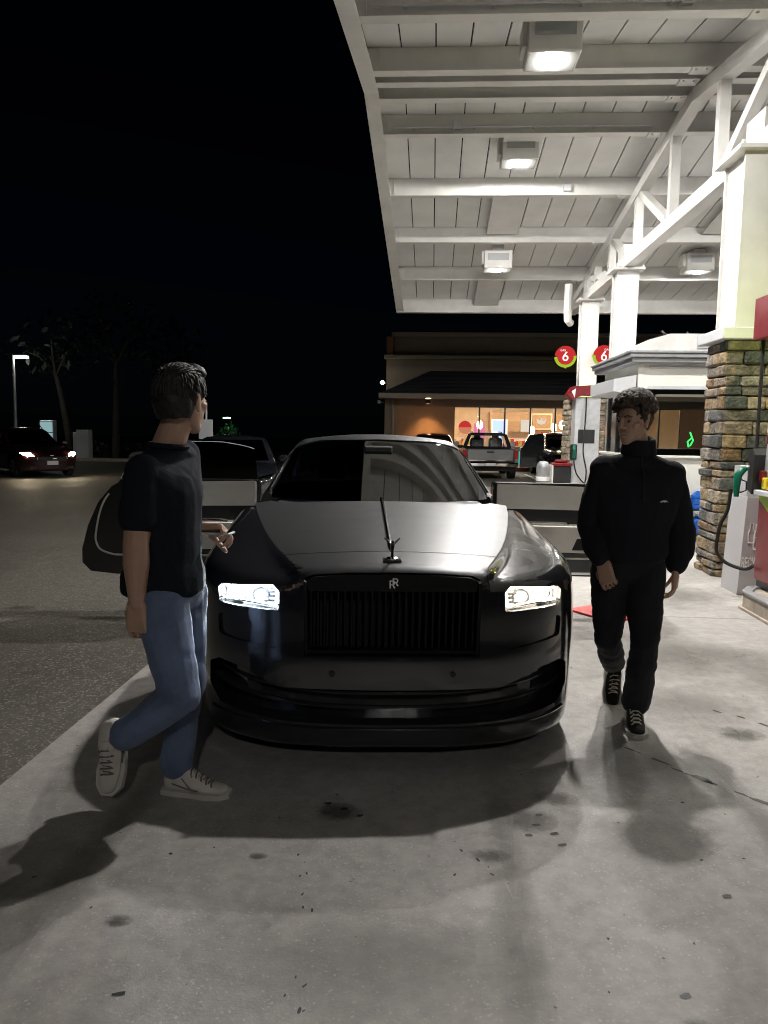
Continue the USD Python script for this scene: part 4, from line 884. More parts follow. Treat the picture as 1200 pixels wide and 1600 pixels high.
obj('end_downpipe', MB().tube([(.30, -.18, 2.74), (.30, -.18, .1)], .05, 10), 'trim_tan', shop)
# windows
obj('window_sill', MB().box((W0, -.06, .0), (W1, .2, .16), .01), 'poster_kick' if 'poster_kick' in L else 'red_paint', shop)
ml = [.80, 1.79, 2.78, 3.77, 4.73, 5.7, 6.7, 7.7, 8.7, 9.5]
for t in ml: obj('mullion', MB().box((q(t)-.03, .03, .16), (q(t)+.03, .13, 2.53), .005), 'dark_frame', shop)
obj('transom', MB().box((W0, .035, .82), (W1, .125, .87), .005), 'dark_frame', shop); obj('head_frame', MB().box((W0, .03, 2.47), (W1, .13, 2.528)), 'dark_frame', shop)
for a, b in zip(ml[:-1], ml[1:]):
    obj('window_pane', MB().box((q(a)+.03, .07, .87), (q(b)-.03, .08, 2.47)), 'clear_glass', shop); obj('window_pane', MB().box((q(a)+.03, .07, .16), (q(b)-.03, .08, .82)), 'clear_glass', shop)
obj('shop_floor', MB().box((.25, .26, .01), (BW-.25, BD-.26, .03)), 'shop_floor', shop); obj('shop_ceiling', MB().box((.26, .26, 2.80), (BW-.26, BD-.26, 2.85)), 'shop_ceiling', shop)
obj('back_wall', MB().box((.3, 6.4, .03), (BW-.3, 6.5, 2.8)), 'shop_wall', shop); obj('side_partition', MB().box((q(.4), .26, .03), (q(.45), 6.4, 2.8)), 'shop_wall', shop)
obj('dark_bulkhead', MB().box((q(2.6), 5.6, 1.55), (q(9.5), 6.4, 2.45)), 'wood_panel', shop)
for k in range(6):
    for j in range(4): obj('ceiling_light', MB().box((q(.95+k*1.35), 1.0+j*1.2, 2.775), (q(1.75+k*1.35), 1.22+j*1.2, 2.798)), 'shop_light', shop)
def inner(name, label, cat, t, y, z, w, h, m, group=None, d=.03, frame=None):
    g = thing(name, label, cat, ws(t, SY+y, z), -YAW, group)
    obj('panel', MB().box((-w/2, -d, 0), (w/2, 0, h), .005), m, g)
    if frame:
        obj('frame', MB().box((-w/2-.06, -d+.0, -.06), (w/2+.06, d, -.002)).box((-w/2-.06, -d, h+.002), (w/2+.06, d, h+.06)).box((-w/2-.06, -d, -.002), (-w/2-.002, d, h+.002)).box((w/2+.002, -d, -.002), (w/2+.06, d, h+.002)), frame, g)
    return g
rd = thing('round_wall_sign', 'round red and orange sign on the shop back wall, far left pane', 'sign', ws(1.45, SY+5.2, 1.72), -YAW)
m = MB(); m.cyl((0, .02, 0), (0, -.02, 0), .30, n=32); obj('disc', m, 'poster_orange', rd); obj('upper_band', MB().prism(Polygon([(.29*math.cos(a), .29*math.sin(a)) for a in np.linspace(0, PI, 20)]), -.026, -.021, 'xz'), 'poster_red', rd)
inner('pink_display', 'pink glowing display behind the first shop window mullion', 'display', 2.1, 5., 1.15, .5, .75, 'poster_pink')
bs = inner('menu_screen', 'pale blue lit menu screen inside the second shop window', 'screen', 3.0, 5., 1.05, .62, 1.0, 'screen_blue', frame='goods_white')
for k in range(3): obj('screen_line', MB().box((-.24, -.036, .30+k*.09), (.20-.08*k, -.0305, .33+k*.09)), 'goods_white', bs)
lf = inner('framed_leaf_picture', 'brown framed picture with a white leaf emblem in the third shop window', 'picture', 4.95, 5.5, 1.72, .85, .62, 'wood_panel', frame='shop_wall')
for a in (-.7, 0, .7): 
    lp = MB(); lp.prism(Polygon([(0, 0), (.09, .16), (0, .36), (-.09, .16)]), -.045, -.035, 'xz'); v = np.array(lp.mesh().vertices); c, s = math.cos(a), math.sin(a)
    obj('leaf', trimesh.Trimesh(np.c_[v[:, 0]*c+v[:, 2]*s, v[:, 1], -v[:, 0]*s+v[:, 2]*c+.16], lp.mesh().faces, process=False), 'poster_cream', lf)
inner('cup_poster', 'cream round poster with a red cup between the second and third panes', 'poster', 4.22, 5.45, 1.55, .42, .55, 'poster_cream')
inner('red_menu_board', 'red menu board with white strip in the fourth shop window', 'menu board', 6.9, 5.5, 1.55, .55, .72, 'poster_red')
inner('magenta_screen', 'magenta screen in the shop window next to the far stone pier', 'screen', 7.9, 5.4, 1.75, .4, .65, 'poster_pink')
inner('teal_poster', 'teal poster low in the shop window, left of two', 'poster', 3.45, .02, .24, .50, .55, 'poster_teal', 'low teal window posters'); inner('teal_poster', 'teal poster low in the shop window, right of two', 'poster', 4.08, .02, .24, .46, .55, 'poster_teal', 'low teal window posters')
for k, (t, z, w, h) in enumerate([(5.1, 1.05, .55, .5), (6.1, 1.1, .3, .35), (6.6, .85, .55, .25), (7.3, .8, .4, .3)]): inner('red_shelf_sign', ['wide red shelf sign under the leaf picture', 'small red shelf sign right of the third mullion', 'low wide red shelf sign below the red menu board', 'low red shelf sign near the far stone pier'][k], 'sign', t, 4.6, z, w, h, 'poster_red')
for k, (t, y, z) in enumerate([(2.0, 3.2, 1.82), (4.35, 4.0, 1.62), (5.15, 3.0, 1.76), (5.42, 2.6, 1.86)]):
    g = thing('pendant_lamp', 'glowing oval pendant lamp inside the shop, '+['in the first window', 'left of the leaf picture', 'just left of the third mullion', 'just right of the third mullion'][k], 'lamp', ws(t, SY+y, z), -YAW, 'oval pendant lamps in the shop')
    mm = tm(m3.Manifold.sphere(1, 20)); obj('shade', trimesh.Trimesh(np.array(mm.vertices)*[.13, .13, .19], mm.faces), 'pendant', g, smooth=True); obj('cord', MB().cyl((0, 0, .19), (0, 0, 2.78-z), .008, n=6), 'dark_frame', g)
gr = np.random.default_rng(21)
for k, (t, y) in enumerate([(1.5, 2.6), (3.6, 2.2), (5.2, 1.4), (6.6, 1.8)]):
    g = thing('goods_shelf', ['low shelf of bright goods in the first shop window', 'shelf of bright goods behind the truck cab', 'crowded goods shelf under the leaf picture', 'crowded goods shelf by the open car door'][k], 'shelf', ws(t, SY+y, .03), -YAW)
    obj('frame', MB().box((-.65, -.2, 0), (.65, .2, .08)).box((-.65, .18, .08), (.65, .2, 1.25)).box((-.65, -.2, .5), (.65, .18, .53)).box((-.65, -.2, .9), (.65, .18, .93)), 'goods_white', g)
    for z in (.08, .53, .93):
        x = -.63
        while x < .58:
            w, h = gr.uniform(.06, .14), gr.uniform(.15, .32); obj('packet', MB().box((x, -.16+gr.uniform(0, .08), z), (x+w-.01, .1, z+h)), ['goods_red', 'goods_yellow', 'goods_white', 'goods_green', 'goods_red'][int(gr.integers(5))], g); x += w
# warm wall washer: a can light under the eave close to the wall
wl = thing('soffit_downlight', 'recessed warm downlight washing the brown shop wall', 'light', ws(-.22, SY-.62, 2.60), -YAW)
can_ = MB(); a = np.linspace(0, 2*PI, 25)
t_ = trimesh.creation.annulus(.085, .10, .17, sections=24); v = np.array(t_.vertices)+[0, 0, .085-.015]; obj('can', trimesh.Trimesh(v, t_.faces), 'matte_black', wl)
m = MB(); m.cyl((0, 0, .125), (0, 0, .15), .075, n=20); obj('lamp_disc', m, 'sconce_warm', wl)
for k, (x, z) in enumerate(((-.10, 3.36), (-.22, 2.62))):
    g = thing('wall_flood_lamp', ['small bright flood lamp high on the left end of the shop', 'dim small lamp below it under the shop eave'][k], 'lamp', ws(SX+x, SY-.5, z), -YAW)
    mm = tm(m3.Manifold.sphere(.07, 14)); obj('bulb', mm, 'wall_lamp_white' if k == 0 else 'trim_grey', g, smooth=True); obj('arm', MB().box((-.02, .06, -.02), (.14, .5, .02)), 'dark_frame', g)
# parking bay lines in front of the shop
for k, t in enumerate((.75, 3.35, 5.95)):
    obj('bay_line', MB().box((t, 22.2, .004), (t+.11, 28.6, .006)), 'white_print', thing('bay_marking', None, None, (0, 0, 0), -YAW, kind='structure'))
# ------------------------------------------------------------------ other vehicles
glow('car_beam', (1., .82, .55), 300.); glow('car_lens_glow', (1., .80, .52), 12.); car_paint('oxblood_paint', (.030, .007, .008), .2, .2, 1.0); glow('lit_plate', (.9, .9, .8), .05)
mat('tail_red', (.35, .01, .01), .2); mat('plate_white', (.6, .6, .58), .5)
def small_car(name, label, cat, loc, rz, paint, beams=False, high=1.0, length=4.65, suv=False):
    c = thing(name, label, cat, loc, rz)
    zc = I((-.5, .5), (0, .66), (.25, .76), (.8, .87), (1.4, .94), (3.6, 1.0), (length-.3, .98), (length+.2, .8), (length+1, .7))
    def fb(p):
        x, y, z = p[..., 0], p[..., 1], p[..., 2]; ax = np.sqrt(x*x+1e-8); w = .90-.05*np.clip((z-.6)/.35, -1, 1)**2; n = 3.
        q_ = np.maximum(np.clip(.9-(y-.12*(np.clip(.55-z, -1, 1))**2), 0, None), np.clip(y-(length-.9), 0, None))/.9
        side = w*((np.maximum(ax/w, 1e-6)**n+np.maximum(q_, 1e-6)**n)**(1/n)-1)
        top = z-high*(zc(np.clip(y, -.4, length+.9))-.05*(ax/.9)**2); f = smax(side, top, .1); return smax(f, .2-z, .06)
    def fg(p):
        x, y, z = p[..., 0], p[..., 1], p[..., 2]; ax = np.sqrt(x*x+1e-8); h = 1.46*high
        front = (z-(.9*high+(y-1.25-.25*(ax/.75)**2)*.55))*.86; rear = (z-(.95*high+((length-(.15 if suv else .55))-y)*(1.3 if suv else .55)))*.8
        roof = z-(h-.05*(ax/.6)**2-.03*np.clip((y-2.4)/1., -2, 2)**2); side = (ax-(.82-.42*(z-.9)))*.9
        f = smax(front, roof, .1); f = smax(f, rear, .12); f = smax(f, side, .06); return smax(f, .8-z, .02)
    b = cast(fb, .95, length-.95, .5, nfan=24, nside=16, nphi=44)
    for x in (-1, 1):
        for y in (.88, length-.95): b = b-man(MB().cyl((x*.6, y, .32), (x*1.1, y, .32), .37, n=24))
    part('body', b, [fb], paint, c)
    g = cast(fg, 2.2, length-1.7, .95, nfan=24, nside=14, nphi=44); gi_ = cast(lambda p: fg(p)+.02, 2.2, length-1.7, .95, nfan=24, nside=14, nphi=44)
    fw = prism_m(Polygon([(-.70, .95*high), (.70, .95*high), (.56, 1.36*high), (-.56, 1.36*high)]), 0, 2.4, 'xz')+prism_m(Polygon([(-.70, .99*high), (.70, .99*high), (.54, 1.35*high), (-.54, 1.35*high)]), length-1.9, length+1, 'xz')
    sw_ = prism_m(Polygon([(1.75, .97*high), (2.35, 1.34*high), (length-1.6, 1.34*high), (length-1.0, 1.02*high)]), -2, 2, 'yz')-man(MB().box((-.55, 0, 0), (.55, 9, 3)))-man(MB().box((-2, 2.55, 0), (2, 2.66, 3)))
    part('cabin_frame', g-gi_-fw-sw_, [fg], paint, c); part('windows', gi_, [lambda p: fg(p)+.02], 'dark_glass', c)
    for x in (-1, 1):
        for y in (.88, length-.95): wheel(c, x*.76, y, .32, .2, 'steel_galv')
    def sy(x, z):
        lo, hi = -.3, 2.
        for _ in range(30):
            mid = (lo+hi)/2
            if fb(np.array([[x, mid, z]]))[0] < 0: hi = mid
            else: lo = mid
        return hi
    zh = .66*high
    for x in (-1, 1):
        h = thing('headlight', None, None, (0, 0, 0), 0, parent=c)
        P_ = [(x*a, zh+b_) for a, b_ in ((.48, -.04), (.74, .0), (.80, .06), (.76, .09), (.52, .035))]
        hb = cast(lambda p: fb(p)-.006, .95, length-.95, .5, nfan=30, nside=8, nphi=60)-cast(lambda p: fb(p)+.02, .95, length-.95, .5, nfan=30, nside=8, nphi=60)
        part('lens', hb^prism_m(Polygon(P_), -.3, .8, 'xz'), [lambda p: fb(p)-.006], 'car_lens_glow' if beams else 'dark_glass', h)
        if beams:
            yy = sy(x*.62, zh+.02); m = MB(); m.cyl((x*.62, yy-.016, zh+.02), (x*.62, yy+.02, zh+.02), .075, n=16); obj('lit_bulb', m, 'car_beam', h)
        hb = MB(); yy = sy(x*.75, .8); hb.add(cham_box(.17, .10, .12, .03), (x*.98, 1.75, 1.0*high)); obj('door_mirror', hb, paint, c)
        obj('tail_lamp', MB().box((x*.55, length-.12, .74*high), (x*.80, length-.02-.06, .88*high), .02), 'tail_red', c)
    obj('grille', MB().box((-.42, sy(0, .55)-.012, .50*high), (.42, sy(.42, .55)+.02, .62*high), .01), 'matte_black', c)
    obj('grille_bar', MB().bar((-.44, sy(.44, .56)-.0, .56*high), (0, sy(0, .56)-.016, .565*high), .02, .028).bar((0, sy(0, .56)-.016, .565*high), (.44, sy(.44, .56), .56*high), .02, .028), 'chrome', c)
    obj('emblem', MB().box((-.06, sy(0, .66)-.016, .64*high), (.06, sy(0, .66)+.01, .675*high), .01), 'chrome', c)
    obj('number_plate', MB().box((-.16, sy(0, .44)-.02, .38*high), (.16, sy(0, .44)-.004, .50*high), .003), 'plate_white', c)
    obj('lower_grille', MB().box((-.6, sy(.5, .3)-.02, .25*high), (.6, sy(.5, .3)+.02, .34*high), .01), 'matte_black', c)
    return c, length
small_car('sedan', 'dark maroon sedan with lit headlights driving across the asphalt at far left', 'car', (-9.75, 22.6, 0), .74, 'oxblood_paint', True)
small_car('sedan', 'dark parked car whose roof shows behind the left coupe door', 'car', (-2.75, 13.6, 0), .15, 'dark_paint', False, .96)
small_car('sedan', 'dark red parked sedan half hidden beside the pickup truck', 'car', ws(.0, 26.2), -YAW, 'maroon_paint')
sv, _ = small_car('small_suv', 'black small suv with its front door open parked at the shop', 'car', ws(4.95, 26.3), -YAW+.12, 'dark_paint', False, 1.06, 4.2, True)
m = MB(); m.prism(Polygon([(0, .30), (.85, .30), (.85, .98), (.78, 1.02), (.55, 1.45), (.05, 1.50), (0, 1.0)]), 0, .09, 'xz'); v = np.array(m.mesh().vertices); v = np.c_[-v[:, 0]-.84, v[:, 1]+1.45, v[:, 2]]
obj('open_door', trimesh.Trimesh(v, m.mesh().faces), 'dark_paint', sv)
# pickup truck, tail to the camera
tk = thing('pickup_truck', 'silver pickup truck with dark rear window parked facing the shop', 'truck', ws(1.86, 25.0), -YAW)
obj('tailgate', MB().box((-.74, 0, .60), (.74, .07, .98), .02), 'silver_paint', tk); obj('tailgate_handle', MB().box((-.12, -.012, .86), (.12, .002, .91), .006), 'matte_black', tk)
for x in (-1, 1):
    obj('bed_side', MB().box((x*.76, .0, .50), (x*.90, 1.7, .98), .03), 'silver_paint', tk); lb = MB(); lb.box((x*.765, -.012, .68), (x*.885, .02, .94), .01); obj('tail_lamp', lb, 'tail_red', tk)
obj('bed_floor', MB().box((-.76, .07, .5), (.76, 1.7, .58)), 'matte_black', tk)
obj('tailgate_strip', MB().box((-.74, -.008, .60), (.74, -.0005, .632), .002), 'chrome', tk)
obj('bumper', MB().box((-.88, -.16, .42), (.88, -.02, .56), .03), 'chrome', tk); obj('number_plate', MB().box((-.16, -.172, .45), (.16, -.162, .54), .003), 'plate_white', tk); obj('underside', MB().box((-.7, .1, .28), (.7, 4.6, .5)), 'matte_black', tk)
cabp = Polygon([(-.84, .95), (.84, .95), (.80, 1.10), (.66, 1.45), (.5, 1.50), (-.5, 1.50), (-.66, 1.45), (-.80, 1.10)])
wn = Polygon([(-.68, 1.04), (.68, 1.04), (.56, 1.40), (-.56, 1.40)])
m = MB(); m.prism(cabp.difference(wn), 1.72, 1.80, 'xz'); m.prism(cabp.difference(cabp.buffer(-.06)), 1.80, 3.5, 'xz'); obj('cab', m, 'dark_paint', tk)
obj('rear_window', MB().prism(wn.buffer(-.004), 1.75, 1.76, 'xz'), 'clear_glass', tk); obj('front_body', MB().box((-.88, 1.75, .5), (.88, 5.0, .95), .06), 'silver_paint', tk)
for x in (-.32, .32):
    sb = MB(); sb.add(cham_box(.48, .16, .55, .06), (x, 2.3, 1.05)).add(cham_box(.24, .1, .18, .04), (x, 2.32, 1.36)); obj('seat', sb, 'seat_grey', tk)
obj('roof_rail', MB().tube([(-.5, 1.9, 1.52), (-.5, 3.2, 1.53)], .02, 6).tube([(.5, 1.9, 1.52), (.5, 3.2, 1.53)], .02, 6), 'black_plastic', tk)
for x in (-1, 1):
    obj('door_mirror', cham_box(.2, .1, .2, .04).apply_translation((x*1.0, 3.3, 1.08)), 'trim_grey', tk)
    for y in (.95, 4.1): wheel(tk, x*.76, y, .38, .25, 'steel_galv')

# ------------------------------------------------------------------ dark far left: lamp, chargers, boxes, trees, sign
glow('street_led', (1., .98, .85), 34.); glow('charger_green', (.05, 1., .25), 3.); glow('charger_face', (.55, .9, .95), .35); glow('charger_screen', (.95, .97, 1.), 3.)
sl = thing('street_lamp', 'tall slim street lamp with a single lit head at far left', 'street lamp', (-16.25, 34., 0))
obj('pole', MB().tube([(0, 0, 0), (0, 0, 2.), (0, 0, 4.55)], [.09, .075, .06], 10), 'steel_galv', sl, smooth=40); obj('base', lathe([(.001, 0), (.2, 0), (.2, .9), (.001, .9)], 12), 'kerb_stone', sl)
obj('head', MB().add(cham_box(.62, .26, .10, .03), (.38, -.05, 4.55)), 'dark_frame', sl); obj('led_panel', MB().box((.14, -.20, 4.40), (.66, .08, 4.495), .02), 'street_led', sl)
glow('lot_lamp_led', (1., .98, .95), 1500.)  # unseen lamp behind the camera, placed to lift the men and coupe front
lp_ = thing('lot_lamp', 'unseen lamp post behind the camera, placed to brighten the men and the coupe front', 'street lamp', (1.5, -11., 0))
obj('pole', MB().tube([(0, 0, 0), (0, 0, 4.), (0, 0, 8.)], [.11, .09, .07], 12), 'steel_galv', lp_, smooth=40); obj('base', lathe([(.001, 0), (.28, 0), (.28, .8), (.001, .8)], 16), 'kerb_stone', lp_)
obj('head', MB().add(cham_box(.34, .80, .12, .03), (0, .42, 8.)), 'dark_frame', lp_); obj('led_panel', MB().box((-.11, .50, 7.88), (.11, .74, 7.935), .01), 'lot_lamp_led', lp_)
def charger(x, y, label, lit):
    c = thing('car_charger', label, 'charging post', (x, y, 0), 0, 'electric car chargers')
    obj('cabinet', MB().box((-.30, 0, 0), (.30, .4, 1.75), .03), 'pump_panel' if lit else 'dark_frame', c)
    if lit: obj('lit_panel', MB().box((-.27, -.012, .55), (.27, -.002, 1.68)), 'charger_face', c); obj('screen', MB().box((-.16, -.02, .42), (.14, -.013, .62)), 'charger_screen', c); obj('cable', MB().tube([(-.34, -.03, 1.6), (-.15, -.05, 1.35), (.1, -.05, 1.2), (.28, -.03, 1.22)], .02, 6), 'rubber', c)
    for k in (0, 1): obj('status_light', MB().box(((.40 if lit else -.1)+k*.22, -.02, .42), ((.50 if lit else .0)+k*.22, .0, .54)), 'charger_green', c)
    obj('status_bar', MB().box((.34, -.0, .38), (.76, .03, .58), .005), 'black_plastic', c) if lit else None
charger(-14.9, 34., 'lit pale blue car charger with screen behind the maroon sedan', True); charger(-17.6, 34., 'dark car charger with two green lights at the far left edge', False)
cb = thing('utility_cabinet', 'pale grey utility cabinet right of the leaning tree trunk', 'cabinet', (-13.35, 34., 0)); obj('box', MB().box((-.25, 0, 0), (.28, .5, 1.35), .02), 'trim_grey', cb); obj('side_box', MB().box((-.42, .05, 0), (-.252, .4, 1.25), .02), 'trim_grey', cb)
obj('plinth', MB().box((-.5, -.1, 0), (.4, .6, .1), .02), 'kerb_stone', cb)
mat('bark', (.038, .032, .026), .9, var=.4, scale=8, bump=.5); mat('dark_leaf', (.004, .008, .004), .6, var=.5, scale=6)
def tree(x, y, h, lean, label, seed, cr, n=360):
    t = thing('tree', label, 'tree', (x, y, 0), 0, 'trees at the dark edge of the lot'); g = np.random.default_rng(seed); top = np.array([lean, 0, h*.62])
    tk_ = MB().tube([(0, 0, 0), (lean*.25, .0, h*.2), (lean*.6, .05, h*.42), tuple(top)], [.20, .16, .13, .08], 9)
    for k in range(6):
        a = k/6*2*PI+g.random(); e = top+np.array([math.cos(a)*cr*.6, math.sin(a)*cr*.6, h*.2*g.random()+h*.06]); tk_.tube([tuple(top*.9), tuple((top+e)/2+[0, 0, .1]), tuple(e)], [.07, .05, .02], 6)
    obj('trunk', tk_, 'bark', t, smooth=50)
    c = g.normal(size=(n, 3)); c /= np.linalg.norm(c, axis=1, keepdims=True); c *= (g.random((n, 1))**.4)*[[cr, cr, h*.24]]; c += top+[0, 0, h*.14]
    m = MB()
    for p in c:
        d, e = g.normal(size=3), g.normal(size=3); d /= np.linalg.norm(d); e /= np.linalg.norm(e); s = g.uniform(.12, .28)
        m.v.append(np.array([p-d*s, p+e*s*.5, p+d*s, p-e*s*.5])); m.f.append(np.array([[0, 1, 2], [0, 2, 3]])+m.n); m.n += 4
    obj('crown', m, 'dark_leaf', t)
tree(-14.6, 36., 6.8, -.75, 'leaning pale trunk behind the lit car charger', 4, 2.2); tree(-12.9, 37., 8., .1, 'straight dark tree right of the utility cabinet', 5, 2.3); tree(-11.2, 39., 7., .3, 'faint dark tree farthest right of the three trunks', 6, 2.2)
glow('green_lamp', (.3, 1., .5), 14.)
sh = thing('round_shrub', 'round shrub lit green by a small lamp behind the parked car', 'shrub', (-6.3, 31., 0)); g = np.random.default_rng(9); m = MB()
for k in range(420):
    p = g.normal(size=3); p = p/np.linalg.norm(p)*g.uniform(.25, .5)*[1, 1, 1.15]+[0, 0, 1.15]; d, e = g.normal(size=3), g.normal(size=3); d /= np.linalg.norm(d); e /= np.linalg.norm(e)
    m.v.append(np.array([p-d*.07, p+e*.035, p+d*.07, p-e*.035])); m.f.append(np.array([[0, 1, 2], [0, 2, 3]])+m.n); m.n += 4
obj('leaves', m, 'leaf_green', sh); obj('stem', MB().tube([(0, 0, 0), (0, 0, .5), (0, 0, 1.1)], .05, 6), 'bark', sh)
gl_ = thing('small_green_lamp', 'small green lamp just above the round shrub', 'lamp', (-6.3, 30.75, 0)); obj('post', MB().tube([(-.0, .9, 0), (0, .9, 1.8), (0, .3, 1.98), (0, .1, 1.95)], .03, 6), 'dark_frame', gl_); obj('lamp_head', MB().box((-.14, -.05, 1.9), (.14, .12, 1.94), .01), 'green_lamp', gl_)
sg = thing('post_sign', 'small grey sign on a thin post by the left man’s chin'.replace('’', "'"), 'sign', (-4.05, 17.5, 0)); obj('post', MB().cyl((0, 0, 0), (0, 0, 2.1), .025, n=8), 'steel_galv', sg); obj('plate', MB().box((-.16, -.04, 1.28), (.16, -.026, 1.72), .004), 'trim_grey', sg)
obj('verge_kerb', MB().box((-40, 33.2, .002), (-7.5, 33.45, .14), .02), 'kerb_stone', label='long low kerb at the far side of the asphalt lot', cat='kerb')
bd = thing('hedge', 'low dark hedge along the far left edge of the lot', 'hedge', (-11, 37.5, 0)); m = MB(); g = np.random.default_rng(12)
for k in range(900):
    p = g.uniform([-3.5, -.5, .05], [4.5, .5, .75]); d, e = g.normal(size=3), g.normal(size=3); d /= np.linalg.norm(d); e /= np.linalg.norm(e); m.v.append(np.array([p-d*.16, p+e*.08, p+d*.16, p-e*.08])); m.f.append(np.array([[0, 1, 2], [0, 2, 3]])+m.n); m.n += 4
obj('foliage', m, 'dark_leaf', bd)
mat('boulder_stone', (.25, .23, .20), .9, var=.3, scale=5, bump=.5)
for k, (x, r_) in enumerate(((-10.9, .55), (-9.9, .7))):
    mm = tm(m3.Manifold.sphere(1, 20)); v = np.array(mm.vertices); v = v*(1+.25*(meshkit.fbm(v*1.6+k*7)[:, None]-.5))*[r_, r_*.7, r_*.5]; obj('boulder', trimesh.Trimesh(v+[x, 34.4, .15], mm.faces), 'boulder_stone', smooth=60, label=['smaller pale boulder by the far kerb', 'larger pale boulder by the far kerb, nearer the left man'][k], cat='boulder')
# ------------------------------------------------------------------ people
mat('skin', (.50, .31, .22), .5, var=.08, scale=14, bump=.06, bscale=160, dist=.002); mat('hair_dark', (.013, .010, .008), .62, var=.25, scale=40, bump=.2, bscale=120)
mat('hair_brown', (.060, .040, .026), .6, var=.3, scale=40, bump=.2, bscale=120)
mat('navy_cotton', (.011, .0135, .021), .95, spec=.2, bump=.25, bscale=35, dist=.01); mat('denim_blue', (.115, .155, .25), .85, var=.35, scale=5, bump=.35, bscale=22, dist=.012, sheen=.1)
mat('black_fleece', (.016, .016, .021), .95, spec=.2, bump=.3, bscale=28, dist=.012); mat('black_denim', (.009, .009, .013), .9, var=.2, scale=6, bump=.3, bscale=26, dist=.01)
mat('white_leather', (.60, .56, .50), .5, var=.12, scale=10, bump=.1); mat('sole_white', (.55, .52, .46), .6); mat('black_suede', (.014, .013, .013), .9, bump=.2); mat('lace_white', (.70, .66, .56), .8); mat('lace_grey', (.16, .14, .12), .8)
mat('eye_white', (.32, .30, .28), .3); mat('iris_dark', (.02, .012, .008), .15); mat('lip', (.33, .15, .12), .5); mat('zip_grey', (.06, .06, .065), .35, .5); mat('phone_white', (.6, .6, .62), .2); mat('eyebrow', (.07, .045, .032), .8)
_S = {}
def ball(r, n=14): 
    if n not in _S: _S[n] = np.asarray(tm(m3.Manifold.sphere(1, n)).vertices)
    return _S[n]*r
def bones(chains, n=14):
    out = []
    for ch in chains:
        for (a, ra), (b, rb) in zip(ch[:-1], ch[1:]): out.append(m3.Manifold.hull_points(np.vstack([np.asarray(a)+ball(ra, n), np.asarray(b)+ball(rb, n)])))
    return out
def blobhull(*sp): return m3.Manifold.hull_points(np.vstack([np.asarray(c)+ball(1, 14)*np.asarray(r) for c, r in sp]))
def fuse(parts, edge=.018, it=12, wr=0., ws_=9., seed=0, stretch=(1, 1, 1)):
    m = m3.Manifold.batch_boolean(parts, m3.OpType.Add).refine_to_length(edge); t = tm(m); t = trimesh.Trimesh(t.vertices, t.faces); t.merge_vertices()
    trimesh.smoothing.filter_taubin(t, lamb=.5, nu=.52, iterations=it)
    if wr:
        v = np.array(t.vertices); n = np.array(t.vertex_normals); q_ = v*np.array(stretch)*ws_; d = meshkit.fbm(q_, 3, seed)-.5; d2 = abs(meshkit.noise(q_*1.9+9, seed+5)-.5)*2
        t.vertices = v+n*(wr*(1.5*d-.5*(d2 < .3)*(.3-d2)/.3*.5))[:, None]
    return t
def xf(R, o): return lambda p: np.asarray(p, float)@np.asarray(R).T+np.asarray(o)
def frame(fwd, up_):
    f = np.asarray(fwd, float); f /= np.linalg.norm(f); u_ = np.asarray(up_, float); r = np.cross(f, u_); r /= np.linalg.norm(r); u_ = np.cross(r, f); return np.array([r, f, u_]).T   # columns: right, forward, up
def head_parts(center, R, s=1.0):
    """Skull, jaw, nose, ears in a frame of right, forward, up; eyes at half height. Returns list of manifolds."""
    T = xf(R, center); P = lambda *p: T(np.array(p)*s)
    def el(c, r):
        v = ball(1, 20)*np.array(r)*s; return m3.Manifold.hull_points(v@R.T+P(*c))
    hull = lambda *a: m3.Manifold.hull_points(np.vstack([(ball(1, 14)*np.array(r)*s)@R.T+P(*c) for c, r in a]))
    L_ = [el((0, -.012, .030), (.076, .094, .088)), el((0, .018, -.030), (.064, .066, .070)),
          hull(((0, .030, .010), (.064, .055, .05)), ((0, .045, -.06), (.045, .038, .03)), ((0, .062, -.098), (.024, .022, .016))),
          hull(((.045, .0, -.03), (.02, .03, .03)), ((-.045, .0, -.03), (.02, .03, .03)), ((.035, .02, -.075), (.02, .025, .018)), ((-.035, .02, -.075), (.02, .025, .018)), ((0, .062, -.098), (.02, .02, .014))),
          hull(((0, .086, .022), (.009, .010, .010)), ((0, .104, -.022), (.010, .010, .008))), hull(((0, .104, -.022), (.010, .010, .009)), ((.014, .088, -.026), (.007, .010, .007)), ((-.014, .088, -.026), (.007, .01, .007))),
          hull(((.030, .073, .026), (.018, .010, .006)), ((0, .082, .024), (.012, .009, .006))), hull(((-.030, .073, .026), (.018, .010, .006)), ((0, .082, .024), (.012, .009, .006))),
          hull(((.022, .080, -.057), (.006, .008, .006)), ((0, .090, -.054), (.010, .009, .006)), ((-.022, .080, -.057), (.006, .008, .006))), hull(((.018, .080, -.067), (.006, .008, .006)), ((0, .088, -.068), (.010, .009, .007)), ((-.018, .080, -.067), (.006, .008, .006)))]
    for x in (-1, 1):
        L_ += [hull(((x*.076, -.010, .022), (.007, .016, .014)), ((x*.080, -.016, .030), (.006, .012, .012)), ((x*.073, -.004, -.024), (.007, .009, .010)))]
        L_ += [hull(((x*.052, .046, -.008), (.016, .02, .014)), ((x*.045, .05, -.02), (.016, .02, .016)))]
    return L_, P
